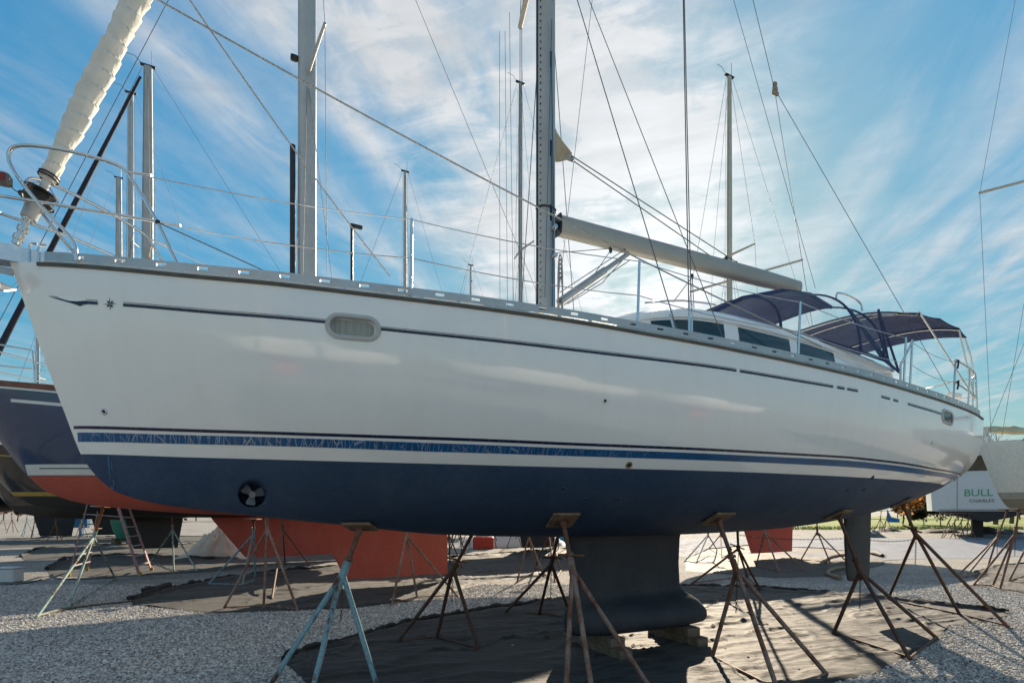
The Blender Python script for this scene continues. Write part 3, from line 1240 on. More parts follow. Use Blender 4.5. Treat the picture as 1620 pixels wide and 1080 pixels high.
# exit slots and halyards on the port face
for z in (5.55, 6.35, 7.45):
    mb = MB()
    mb.cbox((MAST_S + 0.02, -0.081, z), (0.030, 0.012, 0.20), 0.004)
    part(mb, 'halyard_exit', BLACK, 0, mast)
wire('halyard', [(MAST_S + 0.02, -0.095, 7.40), (MAST_S + 0.045, -0.10, 5.9), (MAST_S + 0.05, -0.105, 4.9), (MAST_S + 0.06, -0.13, 3.6)], 0.006, ROPE_B)
wire('halyard', [(MAST_S + 0.02, -0.095, 6.3), (MAST_S + 0.03, -0.10, 5.4), (MAST_S + 0.03, -0.105, 3.6)], 0.006, ROPE_B)
for z in (5.35, 5.0):
    mb = MB()
    mb.tube((MAST_S + 0.04, -0.08, z), (MAST_S + 0.04, -0.17, z), 0.035, 0.028, 14)
    part(mb, 'mast_winch', STEEL, 40, mast)
for z in (5.62, 4.35):
    mb = MB()
    mb.torus((MAST_S, 0, z), (0, 0, 1), 0.132, 0.012, 24, 6, 0.68)
    part(mb, 'mast_band', BLACK, 50, mast)
# coil of line hanging aft of the mast
mb = MB()
for k in range(6):
    pts = []
    for i in range(19):
        an = 2 * math.pi * i / 18
        pts.append((MAST_S + 0.17 + 0.035 * math.cos(an) + 0.008 * k, -0.06 + 0.012 * k, 4.72 - 0.05 * k + 0.36 * math.sin(an)))
    mb.path(pts, 0.008, 6)
part(mb, 'rope_coil', ROPE_W)
mb = MB()
for k in range(5):
    pts = []
    for i in range(13):
        an = 2 * math.pi * i / 12
        pts.append((MAST_S - 0.17 + 0.04 * math.cos(an), -0.05 + 0.014 * k, 4.02 + 0.12 * math.sin(an) - 0.02 * k))
    mb.path(pts, 0.007, 6)
part(mb, 'rope_coil', mat('rope_brown', (0.18, 0.10, 0.06), 0.9, 0, 0.5, 60))

# --- spreaders, shrouds, stays
SPR = [(9.45, 1.72), (14.0, 1.25)]
CH_S, CH_T, CH_Z = 5.68, 1.82, 3.52
for z, w in SPR:
    for sd in (-1, 1):
        mb = MB()
        a, b = Vector((MAST_S + .03, sd * 0.07, z - 0.03)), Vector((CH_S - 0.04, sd * w, z + 0.05))
        mb.path([a, a.lerp(b, .5), b], 0.05, 10, [0.055, 0.048, 0.036], sq=1.0)
        part(mb, 'spreader', mat('spreader_cream', (0.52, 0.48, 0.40), 0.5, 0, 0.1, 6))
for sd in (-1, 1):
    t1, t2 = (CH_S - 0.04, sd * SPR[0][1], SPR[0][0] + .05), (CH_S - 0.1, sd * SPR[1][1], SPR[1][0] + .05)
    wire('cap_shroud', [(CH_S, sd * CH_T, CH_Z + 0.1), t1, t2, (MAST_S, sd * .06, MASTHEAD - .3)], 0.0058)
    wire('intermediate_shroud', [(CH_S + 0.045, sd * (CH_T - 0.01), CH_Z + 0.1), (t1[0] + .02, t1[1] - sd * .02, t1[2]), (MAST_S, sd * .08, SPR[1][0] - .2)], 0.0052)
    wire('lower_shroud', [(CH_S - 0.10, sd * (CH_T - 0.04), CH_Z + 0.08), (MAST_S + 0.05, sd * .08, SPR[0][0] - 0.25)], 0.0058)
    wire('aft_lower_shroud', [(CH_S + 0.55, sd * (CH_T - 0.02), CH_Z + 0.05), (MAST_S + 0.1, sd * .06, SPR[0][0] - 0.15)], 0.0048)
    for (s, t) in ((CH_S, CH_T), (CH_S + .045, CH_T - .01)):
        mb = MB()
        mb.tube((s, sd * t, CH_Z), (s, sd * t, CH_Z + 0.30), 0.012, n=8)
        mb.tube((s, sd * t, CH_Z + 0.30), (s, sd * t, CH_Z + 0.42), 0.008, n=8)
        part(mb, 'turnbuckle', STEEL)
    a = Vector((CH_S - 0.10, sd * (CH_T - .04), CH_Z))
    d = (Vector((MAST_S + .05, sd * .08, SPR[0][0] - .25)) - a).normalized()
    mb = MB()
    mb.tube(a, a + d * 0.34, 0.013, n=8)
    part(mb, 'turnbuckle', STEEL)
# jumper stay ahead of the mast (inner stay led to the deck beside the mast foot)
wire('inner_line', [bpx(862, 470, -.12), bpx(873, 30, -.12)], 0.004, ROPE_B)

for a, b_ in (((790, 50), (791, 500)), ((799, 50), (803, 500)), ((806, 20), (812, 500))):
    wire('flag_halyard', [bpx(a[0], a[1], 1.45), bpx(b_[0], b_[1], 1.5)], 0.0035, ROPE_G)
wire('runner', [bpx(876, 60, .3), bpx(908, 495, .6)], 0.005)
wire('runner', [bpx(938, -10, 1.2), bpx(880, 500, 1.4)], 0.004)
# --- forestay with the furled headsail
fs0 = bpx(25, 386, 0)
fs1 = Vector((MAST_S - 0.1, 0, MASTHEAD - 0.2))
fd = (fs1 - fs0).normalized()
fa, fb = frame(fd)


def on_stay(d_):
    return fs0 + fd * d_


wire('forestay', [on_stay(0.0), fs1], 0.006)
d_lo = (bpx(66, 283, 0) - fs0).length
mb = MB()
rows = []
n_h, n_a = 900, 44
Ls = 11.5
for i in range(n_h + 1):
    h = i / n_h * Ls
    d_ = d_lo + h
    base = 0.046 + 0.034 * min(1, h / 0.6) ** 0.8 + 0.012 * min(1, h / 2.5) - 0.03 * max(0, h - 2.5) / 9
    cc = on_stay(d_)
    r_ = []
    for k in range(n_a):
        u = k / n_a
        w = (u * 1.0 + h * 6.4 + 0.06 * math.sin(h * 9)) % 1.0
        w2 = (-u + h * 1.7) % 1.0
        rr_ = base * (1 + 0.17 * (w - 0.5)) + 0.005 * math.sin(6.28 * (u * 2 + h * 0.9)) + 0.010 * mnoise.noise(Vector((math.cos(6.28 * u) * 1.5, math.sin(6.28 * u) * 1.5, h * 5))) + 0.004 * mnoise.noise(Vector((math.cos(6.28 * u) * 4, math.sin(6.28 * u) * 4, h * 16)))
        an = 2 * math.pi * u
        r_.append(cc + (fa * math.cos(an) + fb * math.sin(an)) * rr_)
    rows.append(r_)
mb.grid(rows, True)
gs = part(mb, 'furled_headsail', SAIL, 35)
gs['label'] = 'cream headsail rolled round the forestay'
mb = MB()
for h in (0.03, 0.055):
    cc = on_stay(d_lo + h)
    mb.torus(cc, fd, 0.068, 0.008, 20, 6)
part(mb, 'lashing', BLACK, 60, gs)
# furler drum
dc = (bpx(57, 311, 0) - fs0).length
mb = MB()
for dd, rr_ in ((-0.045, 0.122), (0.045, 0.118)):
    mb.tube(on_stay(dc + dd), on_stay(dc + dd + 0.010), rr_, n=32)
mb.tube(on_stay(dc - 0.045), on_stay(dc + 0.05), 0.055, n=20)
drum = part(mb, 'furler_drum', BLACK, 40)
mb = MB()
mb.tube(on_stay(dc - 0.20), on_stay(dc - 0.05), 0.055, 0.062, n=18)
part(mb, 'drum_housing', mat('furler_grey', (0.42, 0.42, 0.41), 0.4, 0.3), 40, drum)
mb = MB()
mb.tube(on_stay(0.0), on_stay(dc - 0.2), 0.030, 0.022, n=12)
for q in (0.04, 0.12, 0.22):
    mb.tube(on_stay(q), on_stay(q + 0.04), 0.040, n=12)
part(mb, 'toggle', STEEL, 40, drum)
mb = MB()
mb.tube(on_stay(dc + .05), on_stay(d_lo + 0.05), 0.032, n=16)
part(mb, 'foil', mat('furler_foil_white', (0.62, 0.62, 0.6), 0.4), 40, drum)
for k in range(3):
    an = 0.6 + 2.1 * k
    off = fa * math.cos(an) * 0.115 + fb * math.sin(an) * 0.115
    mb = MB()
    mb.path([on_stay(dc - .12) + off * 0.55, on_stay(dc - .05) + off, on_stay(dc + .05) + off, on_stay(dc + 0.12) + off * .3], 0.006, 6)
    part(mb, 'guard_rod', STEEL, 40, drum)

# headsail sheets from the clew down to the deck
clew = on_stay(d_lo + 2.35) + (fa * 0.0) + Vector((0.10, -0.05, 0))
wire('headsail_sheet', sag(bpx(236, -8, -0.05), bpx(1300, 548, -1.45), 0.10, 24), 0.0085, ROPE_W, 8)
wire('headsail_sheet', sag(bpx(292, -12, 0.05), bpx(617, 437, 0.62), 0.06, 20), 0.0075, ROPE_W, 8)
wire('headsail_sheet', [bpx(300, -16, 0.05), on_stay(d_lo + 2.2)], 0.0075, ROPE_W, 8)

# --- boom, vang, outhaul, clew of the mainsail
bg0, bg1 = bpx(884, 357, 0), bpx(1262, 455, 0)
bg0.y = bg1.y = 0
mb = MB()
rows = []
for i in range(13):
    k = i / 12
    cc = bg0.lerp(bg1, k)
    hh = 0.130 - 0.03 * max(0, (k - .8) / .2)
    r_ = []
    for j in range(20):
        an = 2 * math.pi * j / 20
        x, y = math.cos(an), math.sin(an)
        r_.append((cc.x, 0.085 * math.copysign(abs(x) ** 0.75, x), cc.z + hh * math.copysign(abs(y) ** 0.75, y)))
    rows.append(r_)
mb.grid(rows, True)
mb.f.append(tuple(range(12 * 20, 13 * 20)))
boom = part(mb, 'boom', mat('boom_cream', (0.40, 0.385, 0.34), 0.45, 0.25, 0.08, 3))
mb = MB()
mb.tube((MAST_S + 0.11, 0, bg0.z), (bg0.x, 0, bg0.z), 0.045, n=12)
mb.box((bg0.x - 0.012, 0, bg0.z), (0.024, 0.15, 0.25))
part(mb, 'gooseneck', BLACK, 40, boom)
mb = MB()
va, vb = bpx(884, 478, 0), bpx(993, 402, 0)
mb.tube(va, va.lerp(vb, .65), 0.045, n=14)
mb.tube(va.lerp(vb, .65), vb, 0.032, n=14)
part(mb, 'boom_vang', ALU)
wire('vang_line', [va + Vector((.05, -.05, -.04)), vb + Vector((.0, -.05, -.10))], 0.007, mat('rope_tan', (0.3, 0.2, 0.1), 0.9))
wire('vang_line', [va + Vector((-.02, -.06, .1)), vb + Vector((-.05, -.05, .05))], 0.006, BLACK)
wire('vang_line', [va + Vector((.1, -.05, -.02)), va.lerp(vb, .55) + Vector((.03, -.05, -.12)), vb + Vector((-.1, -.05, -.1))], 0.006, ROPE_G)
mb = MB()
# exposed clew of the mainsail behind the mast
tri = [bpx(868, 180, 0), bpx(905, 246, 0), bpx(898, 255, 0), bpx(868, 254, 0)]
rows = []
for i in range(9):
    a = tri[0].lerp(tri[3], i / 8)
    b = tri[0].lerp(tri[1], min(1, i / 7.2)) if i < 8 else tri[2]
    rows.append([a.lerp(b, k / 6) + Vector((0, 0.03 * math.sin(k + i * .6), 0)) for k in range(7)])
mb.grid(rows)
part(mb, 'mainsail_clew', mat('sail_tan', (0.50, 0.40, 0.27), 0.85, 0, 0.15, 8), 60)
mb = MB()
cl = bpx(902, 250, 0)
mb.cbox(cl, (0.10, 0.03, 0.08), 0.01)
part(mb, 'clew_block', mat('furler_grey', (0.4, 0.4, 0.4)), 0)
wire('outhaul', [cl + Vector((0, -.02, .02)), bpx(1170, 418, -0.03)], 0.007, ROPE_G)
wire('outhaul', [cl + Vector((0, -.02, -.03)), bpx(1140, 416, -0.03)], 0.007, ROPE_G)
wire('boom_top_line', [bpx(1185, 425, -.02), bpx(1262, 446, -.02)], 0.006, ROPE_G)
wire('topping_lift', [bpx(1290, 456, 0), bpx(1160, -2, 0)], 0.004)
wire('mainsheet', [bpx(1095, 438, -.02), bpx(1065, 478, -.4)], 0.006, ROPE_G)
wire('mainsheet', [bpx(1095, 438, -.02), bpx(1098, 488, -.2)], 0.006, ROPE_G)
for q in ((1095, 437), (966, 396), (1149, 409), (1165, 417)):
    mb = MB()
    c_ = bpx(q[0], q[1], -0.03)
    mb.sphere(c_, 0.042, 10, 8, (0.6, 0.4, 1.0))
    part(mb, 'block', BLACK)
wire('reef_line', [bpx(880, 400, 0), bpx(966, 393, 0)], 0.005, ROPE_G)
wire('reef_line', [bpx(966, 396, 0), bpx(936, 440, 0)], 0.005, ROPE_G)

# --- backstay with bridle
kn = bpx(1225, 140, 0)
wire('backstay', [kn, (MAST_S + .15, 0, MASTHEAD)], 0.005)
wire('backstay_bridle', [kn, (12.6, -1.15, 3.5)], 0.0045)
wire('backstay_bridle', [kn, (12.6, 1.15, 3.5)], 0.0045)
mb = MB()
for dz, w in ((-.07, .08), (0.0, .06), (.07, .045)):
    mb.cbox(kn + Vector((w * .3, 0, dz)), (w * 1.6, 0.05, 0.07), 0.012)
part(mb, 'bridle_plate', mat('cord_tan', (0.30, 0.25, 0.18), 0.8), 30)

# --- lifelines and stanchions
STX = [2.95, 5.02, 7.15, 9.35]
top_prev = {}


def rail_base(s, sd, w=0.04):
    a, b, c = rail_pt(s, 0.0, w)
    return Vector((a, sd * b, c))


LL = {}
for sd in (-1, 1):
    LL[sd] = []
    for s in STX:
        p = rail_base(s, sd)
        q = p + Vector((0.0, sd * 0.03, 0.66))
        mb = MB()
        mb.path([p, q], 0.0135, 10, [0.0135, 0.0125])
        mb.tube(p + Vector((0, 0, 0.0)), p + Vector((0, sd * .005, 0.09)), 0.020, n=10)
        mb.sphere(q, 0.013, 8, 6)
        st = part(mb, 'stanchion', STEEL)
        LL[sd].append((p, q))
PUL_AFT = {}
for sd in (-1, 1):
    t = sd
    A0 = bpx(280, 416, -0.72)
    A1 = bpx(250, 352, -0.66)
    A2 = bpx(203, 272, -0.60)
    A2b = bpx(180, 257, -0.56)
    A3 = bpx(100, 236, -0.40)
    A4 = bpx(36, 228, -0.26)
    A5 = bpx(12, 236, -0.20)
    A6 = bpx(16, 266, -0.20)
    A7 = bpx(68, 331, -0.28)
    A8 = bpx(119, 381, -0.36)
    A9 = bpx(121, 404, -0.37)
    fl = lambda p: Vector((p.x, -p.y * t, p.z))
    mb = MB()
    mb.path([fl(p) for p in [A0] + smooth_path([A0.lerp(A1, .3), A1, A2, A2b, A3, A4, A5, A6, A7, A8, A9], 2) + [A9]], 0.0135, 10)
    pl = part(mb, 'pulpit', STEEL)
    mb = MB()
    m0, m1, m2 = bpx(251, 351, -0.66), bpx(78, 322, -0.29), bpx(-25, 306, -0.16)
    mb.path([fl(m0), fl(m1), fl(m2), Vector((fl(m2).x - .04, 0, m2.z))], 0.012, 8)
    part(mb, 'pulpit_mid_rail', STEEL, 50, pl)
    for q in (A9, A0):
        mb = MB()
        mb.path([fl(q), fl(q) - Vector((0, 0, 0.05))], 0.022, 10)
        part(mb, 'pulpit_foot', STEEL, 50, pl)
    PUL_AFT[sd] = (fl(A2), fl(A1))
    up = [PUL_AFT[sd][0]] + [q for p, q in LL[sd]]
    lo = [PUL_AFT[sd][1]] + [p.lerp(q, .52) for p, q in LL[sd]]
    for pts, nm in ((up, 'lifeline'), (lo, 'lifeline')):
        al = []
        for i in range(len(pts) - 1):
            al += sag(pts[i], pts[i + 1], 0.035, 8)
        wire(nm, al, 0.0042, STEEL)
    # wire from the mid rail down to the deck
    wire('jackline', [PUL_AFT[sd][1], Vector((2.05, sd * 1.0, zsheer(2.05) + 0.05))], 0.005, ROPE_G)
    for q in (PUL_AFT[sd][0], PUL_AFT[sd][1]):
        mb = MB()
        mb.path([q, q + Vector((.16, sd * .05, -.01))], 0.009, 8)
        part(mb, 'turnbuckle', STEEL)
mb = MB()
mb.sphere(PUL_AFT[-1][1], 0.022, 10, 8)
part(mb, 'clamp', BLACK)
# navigation light on the pulpit
nl = bpx(3, 283, -0.2)
mb = MB()
mb.cbox(nl + Vector((0, 0, 0.0)), (0.11, 0.10, 0.085), 0.012)
lamp = part(mb, 'bow_light', mat('lamp_grey', (0.14, 0.13, 0.125), 0.5), 0)
mb = MB()
mb.cbox(nl + Vector((0.0, -0.047, 0.0)), (0.07, 0.016, 0.06), 0.004)
part(mb, 'red_lens', mat('lens_red', (0.22, 0.02, 0.01), 0.2), 0, lamp)
wire('lamp_cable', smooth_path([nl + Vector((.03, 0, -.02)), nl + Vector((.10, .02, -.09)), bpx(50, 290, -.22)], 2), 0.004, BLACK)
# bow roller with anchor
mb = MB()
zb0 = zsheer(0)
for sd in (-1, 1):
    mb.prism([Vector((-0.42, sd * 0.07, zb0 - 0.01)), Vector((0.24, sd * 0.07, zb0 - 0.012)), Vector((0.24, sd * 0.07, zb0 + 0.10)), Vector((0.0, sd * 0.07, zb0 + 0.125)), Vector((-0.30, sd * 0.07, zb0 + 0.105)), Vector((-0.42, sd * 0.07, zb0 + 0.05))], (0, sd * 0.006, 0))
mb.box((-0.08, 0, zb0 - 0.004), (0.62, 0.13, 0.010))
rol = part(mb, 'bow_roller', STEEL, 0)
for x, q in ((-.36, .04), (-.12, .03)):
    mb = MB()
    mb.tube((x, -0.062, zb0 + 0.02), (x, 0.062, zb0 + 0.02), q, n=18)
    part(mb, 'roller_wheel', BLACK, 40, rol)
for x in (-0.42 + .56, 0.20):
    mb = MB()
    mb.path(smooth_path([(x, -.078, zb0 - .01), (x, -.08, zb0 + .13), (x + .012, -.08, zb0 + .155), (x + .05, -.08, zb0 + .16)], 1), 0.010, 8)
    part(mb, 'bow_cleat', STEEL, 40)
mb = MB()
mb.box((-0.25, 0, zb0 - 0.05), (0.55, 0.02, 0.055), Euler((0, R(6), 0)).to_matrix())
anc = part(mb, 'anchor', mat('galvanised', (0.42, 0.43, 0.44), 0.45, 0.5), 0)
mb = MB()
for sd in (-1, 1):
    mb.prism([Vector((-0.55, 0, zb0 - 0.10)), Vector((-0.05, sd * 0.03, zb0 - 0.24)), Vector((-0.02, sd * 0.20, zb0 - 0.16)), Vector((-0.38, sd * 0.16, zb0 - 0.02))], (0, 0, 0.014))
part(mb, 'fluke', MATS['galvanised'], 0, anc)

# --- coachroof with windows
rz_pts = [bpx(x, y, -1.06) for x, y in ((1010, 488.5), (1040, 485.5), (1100, 488), (1160, 500), (1250, 523), (1330, 550), (1400, 574))]
zr_f = hermite([5.05, 5.45] + [p.x for p in rz_pts], [3.60, 3.98] + [p.z for p in rz_pts])
R_END = 10.7
hw_f = hermite([5.05, 5.3, 5.7, 6.3, 7, 8.5, 10.7], [0.45, 0.72, 0.95, 1.10, 1.16, 1.16, 1.06])


def roof_sec(s):
    zt = zr_f(s)
    zd = zsheer(s) + 0.03
    w = hw_f(s)
    h = max(0.02, zt - zd)
    side_ = [(w + 0.10, zd), (w + 0.07, zd + h * 0.25), (w + 0.03, zd + h * 0.60), (w - 0.01, zd + h * .80), (w + 0.02, zd + h * 0.82), (w + 0.02, zd + h * 0.90), (w - 0.03, zd + h * 0.97), (w * 0.85, zt + 0.02), (w * 0.6, zt + 0.055), (w * .3, zt + 0.075), (0, zt + 0.082)]
    L_ = [(s, -a, b) for a, b in side_] + [(s, a, b) for a, b in reversed(side_[:-1])]
    return L_


mb = MB()
ss = [5.05 + (R_END - 5.05) * (i / 60) for i in range(61)]
rows = [roof_sec(s) for s in ss]
mb.grid(rows)
n_ = len(rows[0])
mb.f.append(tuple(range(n_)))
mb.f.append(tuple(range(60 * n_, 61 * n_)))
roof = part(mb, 'coachroof', GEL, 40)
WIN = mat('coachroof_glass', (0.018, 0.045, 0.055), 0.04, 0, 0.3, 1.5, rvar=0.02)


def side_pt(s, k, off, sd):
    zt, zd, w = zr_f(s), zsheer(s) + 0.03, hw_f(s)
    h = max(0.02, zt - zd)
    f_ = hermite([0, .25, .6, .8, 1], [w + .10, w + .07, w + .03, w - .01, w - .03])
    return Vector((s, sd * (f_(k) + off), zd + h * k))


def win(x0, x1, name='cabin_window'):
    a0, a1 = bpx(x0, 500, -1.2).x, bpx(x1, 520, -1.2).x
    for sd in (-1, 1):
        mb_ = MB()
        rows_ = []
        n = 14
        for i in range(n + 1):
            s = a0 + (a1 - a0) * i / n
            rows_.append([side_pt(s + (0.10 * (k - .45)) * 0.6, 0.18 + 0.60 * k, 0.006, sd) for k in [0, .25, .5, .75, 1.0]])
        mb_.grid(rows_)
        w_ = part(mb_, name, WIN, 60, roof)


for x0, x1 in ((985, 1026), (1044, 1146), (1169, 1250), (1263, 1322)):
    win(x0, x1)
for sd in (-1, 1):
    mb = MB()
    mb.path([(s, sd * (hw_f(s) * 0.9), zr_f(s) + 0.10) for s in [5.9 + .25 * i for i in range(5)]], 0.012, 8)
    part(mb, 'grab_rail', STEEL, 50, roof)
# cockpit coaming
mb = MB()
for sd in (-1, 1):
    rows = []
    for i in range(14):
        s = 10.5 + 2.2 * i / 13
        z0 = zsheer(s)
        w = 1.10 + 0.0 * i
        hgt = 0.42 - 0.30 * (i / 13) ** 1.4
        rows.append([(s, sd * (w + .14), z0), (s, sd * (w + .06), z0 + hgt * .8), (s, sd * (w - .02), z0 + hgt), (s, sd * (w - .16), z0 + hgt), (s, sd * (w - .2), z0)])
    mb.grid(rows)
part(mb, 'cockpit_coaming', GEL, 40)

# --- spray hood
VINYL, nt, b = nodes('clear_vinyl')
b.inputs['Base Color'].default_value = (0.24, 0.30, 0.40, 1)
b.inputs['Roughness'].default_value = 0.08
b.inputs['Alpha'].default_value = 0.48
nt.links.new(ramp(nt, tex_noise(nt, 1.6, 3), [(0.35, 0.06), (0.7, 0.20)]), b.inputs['Alpha'])
bump(nt, b, tex_noise(nt, 5, 3), 0.35, 0.05)
H_S = [(7.15, 4.27, 4.42, 0.95), (7.95, 4.23, 4.86, 1.10), (8.75, 4.18, 5.12, 1.18), (9.35, 4.12, 5.17, 1.22), (9.85, 4.08, 5.06, 1.22)]


def hoop(s, zb_, zt, w, u, off=0.0, rake=0.0):
    """u from -1 (port base) to 1; tall sides and a flat crown"""
    an = math.pi * (1 - (u + 1) / 2)
    x, y = math.cos(an), math.sin(an)
    e1, e2 = 0.72, 0.72
    return Vector((s + rake * (1 - abs(y)), (w + off) * math.copysign(abs(x) ** e1, x), zb_ + (zt + off - zb_) * abs(y) ** e2))


def hood(u0, u1, i0, i1, off=0.0, n=14, rake=0.55):
    rows_ = []
    for i in range(i0, i1):
        a, b_ = H_S[i], H_S[i + 1]
        for k in range(4 if i < i1 - 1 else 5):
            q = [a[j] + (b_[j] - a[j]) * k / 4 for j in range(4)]
            rk = rake * (i + k / 4) / 4
            rows_.append([hoop(q[0], q[1], q[2], q[3], u0 + (u1 - u0) * m / n, off, rk * 0.6) for m in range(n + 1)])
    return rows_


hood_root = part(MB().grid(hood(-0.26, 0.26, 1, 4)), 'spray_hood', NAVY_CANVAS, 60)
part(MB().grid(hood(-1, -0.24, 0, 4)), 'hood_window', VINYL, 60, hood_root)
part(MB().grid(hood(0.24, 1, 0, 4)), 'hood_window', VINYL, 60, hood_root)
part(MB().grid(hood(-0.24, 0.24, 0, 1)), 'hood_window', VINYL, 60, hood_root)


def strap(i, w=0.03, name='hood_seam', m=None, u0=-1, u1=1):
    q = H_S[i]
    rk = 0.55 * i / 4 * 0.6
    mb_ = MB()
    mb_.path([hoop(q[0], q[1], q[2], q[3], u0 + (u1 - u0) * k / 30, 0.006, rk) for k in range(31)], w, 8, sq=0.5)
    return part(mb_, name, m or NAVY_CANVAS, 60, hood_root)


for i in (0, 1, 3, 4):
    strap(i, 0.026)
for sd in (-1, 1):
    mb = MB()
    mb.path([hood(sd * 1.0, sd * 1.0, 0, 4, 0.006, 1)[k][0] for k in range(0, 17)], 0.028, 8, sq=.6)
    part(mb, 'hood_hem', NAVY_CANVAS, 60, hood_root)
    mb = MB()
    mb.path([hood(sd * .25, sd * .25, 0, 4, 0.008, 1)[k][0] for k in range(0, 17)], 0.03, 8, sq=.6)
    part(mb, 'hood_edge', NAVY_CANVAS, 60, hood_root)
# side curtain behind the hood with crossing straps
for sd in (-1, 1):
    c0 = hood(sd * .42, sd * .42, 0, 4, 0, 1)[16][0]
    c1 = hood(sd * 1, sd * 1, 0, 4, 0, 1)[16][0]
    c2 = Vector((10.75, sd * 1.12, 4.0))
    c3 = Vector((10.15, sd * 1.15, 4.85))
    mb = MB()
    mb.grid([[c0.lerp(c1, k / 6) for k in range(7)], [c3.lerp(c2, k / 6) for k in range(7)]])
    part(mb, 'side_curtain', VINYL, 60, hood_root)
    for a, b_ in ((c0, c1), (c3, c2), (c1, c2), (c0, c1.lerp(c2, .45)), (c3, c1.lerp(c2, .30))):
        mb = MB()
        mb.path([a, a.lerp(b_, .5), b_], 0.026, 8, sq=.5)
        part(mb, 'curtain_strap', NAVY_CANVAS, 60, hood_root)
mb = MB()
mb.path(smooth_path([hoop(9.45, 4.1, 5.17, 1.2, -0.45, 0.02, .4), hoop(9.5, 4.1, 5.26, 1.2, -0.42, .05, .4), hoop(10.1, 4.1, 5.2, 1.2, -0.42, .05, .4), hoop(10.1, 4.1, 5.08, 1.2, -.45, .02, .4)], 2), 0.014, 8)
part(mb, 'hood_handrail', STEEL, 50, hood_root)

# --- bimini
BI = [(10.40, 4.80, 5.00), (10.95, 4.88, 5.09), (11.6, 4.90, 5.11), (12.2, 4.84, 5.04), (12.45, 4.72, 4.90)]


def bim(s, ze, zc, u, w=1.28, off=0.0):
    return Vector((s, w * u, zc + off - (zc - ze) * abs(u) ** 2.6))


mb = MB()
for off in (0.0, 0.012):
    rows = []
    for i in range(len(BI) - 1):
        for k in range(5 if i == len(BI) - 2 else 4):
            q = [BI[i][j] + (BI[i + 1][j] - BI[i][j]) * k / 4 for j in range(3)]
            rows.append([bim(q[0], q[1], q[2], -1 + 2 * m / 24, off=off - 0.02 * math.sin(math.pi * k / 4)) for m in range(25)])
    mb.grid(rows)
bimini = part(mb, 'bimini_top', NAVY_CANVAS, 60)
for s, ze, zc in (BI[0], BI[1], BI[3]):
    mb = MB()
    mb.path([bim(s, ze, zc, -1 + 2 * m / 30, 1.275, -0.025) for m in range(31)], 0.0125, 8)
    part(mb, 'bimini_bow', STEEL, 50, bimini)
for sd in (-1, 1):
    piv = Vector((12.25, sd * 1.36, 3.95))
    ft = Vector((12.45, sd * 1.30, zsheer(12.4)))
    for q, nm in (((12.2, sd * 1.275, 4.82), 'bimini_leg'), ((11.0, sd * 1.275, 4.92), 'bimini_leg'), ((12.42, sd * 1.26, 4.72), 'bimini_leg')):
        mb = MB()
        if q[0] > 12.3:
            mb.path(smooth_path([q, (12.62, sd * 1.3, 4.3), (12.62, sd * 1.28, zsheer(12.6))], 2), 0.0125, 8)
        else:
            mb.path([q, Vector((12.55, sd * 1.34, 3.72))], 0.0125, 8)
        part(mb, nm, STEEL, 50, bimini)
# --- stern rail, gate posts
for sd in (-1, 1):
    P = lambda s, w, z: rail_base(s, sd, w) + Vector((0, 0, z))
    mb = MB()
    mb.path([P(9.25, .03, 0)] + smooth_path([P(9.25, .03, .30), P(9.3, .0, .42), P(9.48, .0, .62), P(9.5, .0, .66)], 1), 0.0135, 8)
    mb.path([P(9.5, .03, 0), P(9.5, 0, .66)], 0.0135, 8)
    part(mb, 'gate_post', STEEL)
    mb = MB()
    mb.path([P(11.0, .03, 0), P(11.0, 0, .66)] + smooth_path([P(11.0, 0, .66), P(12.0, 0, .66), P(12.55, .05, .64), P(12.66, .4, .64)], 2) + [Vector((12.7, sd * .55, zsheer(12.6) + .64)), Vector((12.7, sd * .55, zsheer(12.6)))], 0.0135, 8)
    mb.path([P(11.0, 0, .33), P(12.5, .05, .33), P(12.66, .4, .33)], 0.011, 8)
    mb.path([P(11.75, .03, 0), P(11.75, 0, .66)], 0.0135, 8)
    mb.path([P(12.5, .03, 0), P(12.5, .05, .66)], 0.0135, 8)
    part(mb, 'stern_rail', STEEL)
    wire('lifeline', sag(P(9.5, 0, .63), P(11.0, 0, .63), 0.05, 8), 0.004, STEEL)
    wire('lifeline', sag(P(9.5, 0, .33), P(11.0, 0, .33), 0.05, 8), 0.004, STEEL)
    mb = MB()
    for z in (.62, .32):
        mb.path(smooth_path([P(10.98, -.02, z), P(10.94, -.05, z + .02), P(10.92, -.05, z - .06), P(10.96, -.03, z - .1)], 1), 0.012, 8)
    part(mb, 'gate_hook', BLACK)
mb = MB()
mb.cbox((12.45, -1.1, zsheer(12.4) + .40), (0.30, 0.10, 0.07), 0.01)
part(mb, 'stern_light', WHITE, 0)
# ------------------------------------------------------------------ jack stands, tarpaulins, keel blocks, ladder


class Thing:
    """an Empty at the base of a thing; parts are given in world coordinates"""

    def __init__(self, name, loc, label, cat, group=None):
        self.loc = Vector(loc)
        self.e = empty(name, self.loc)
        tag(self.e, label, cat, group)

    def part(self, mb_, name, m, smooth=50, parent=None):
        mb_.v = [tuple(Vector(p) - self.loc) for p in mb_.v]
        return mb_.build(name, m, parent or self.e, smooth)


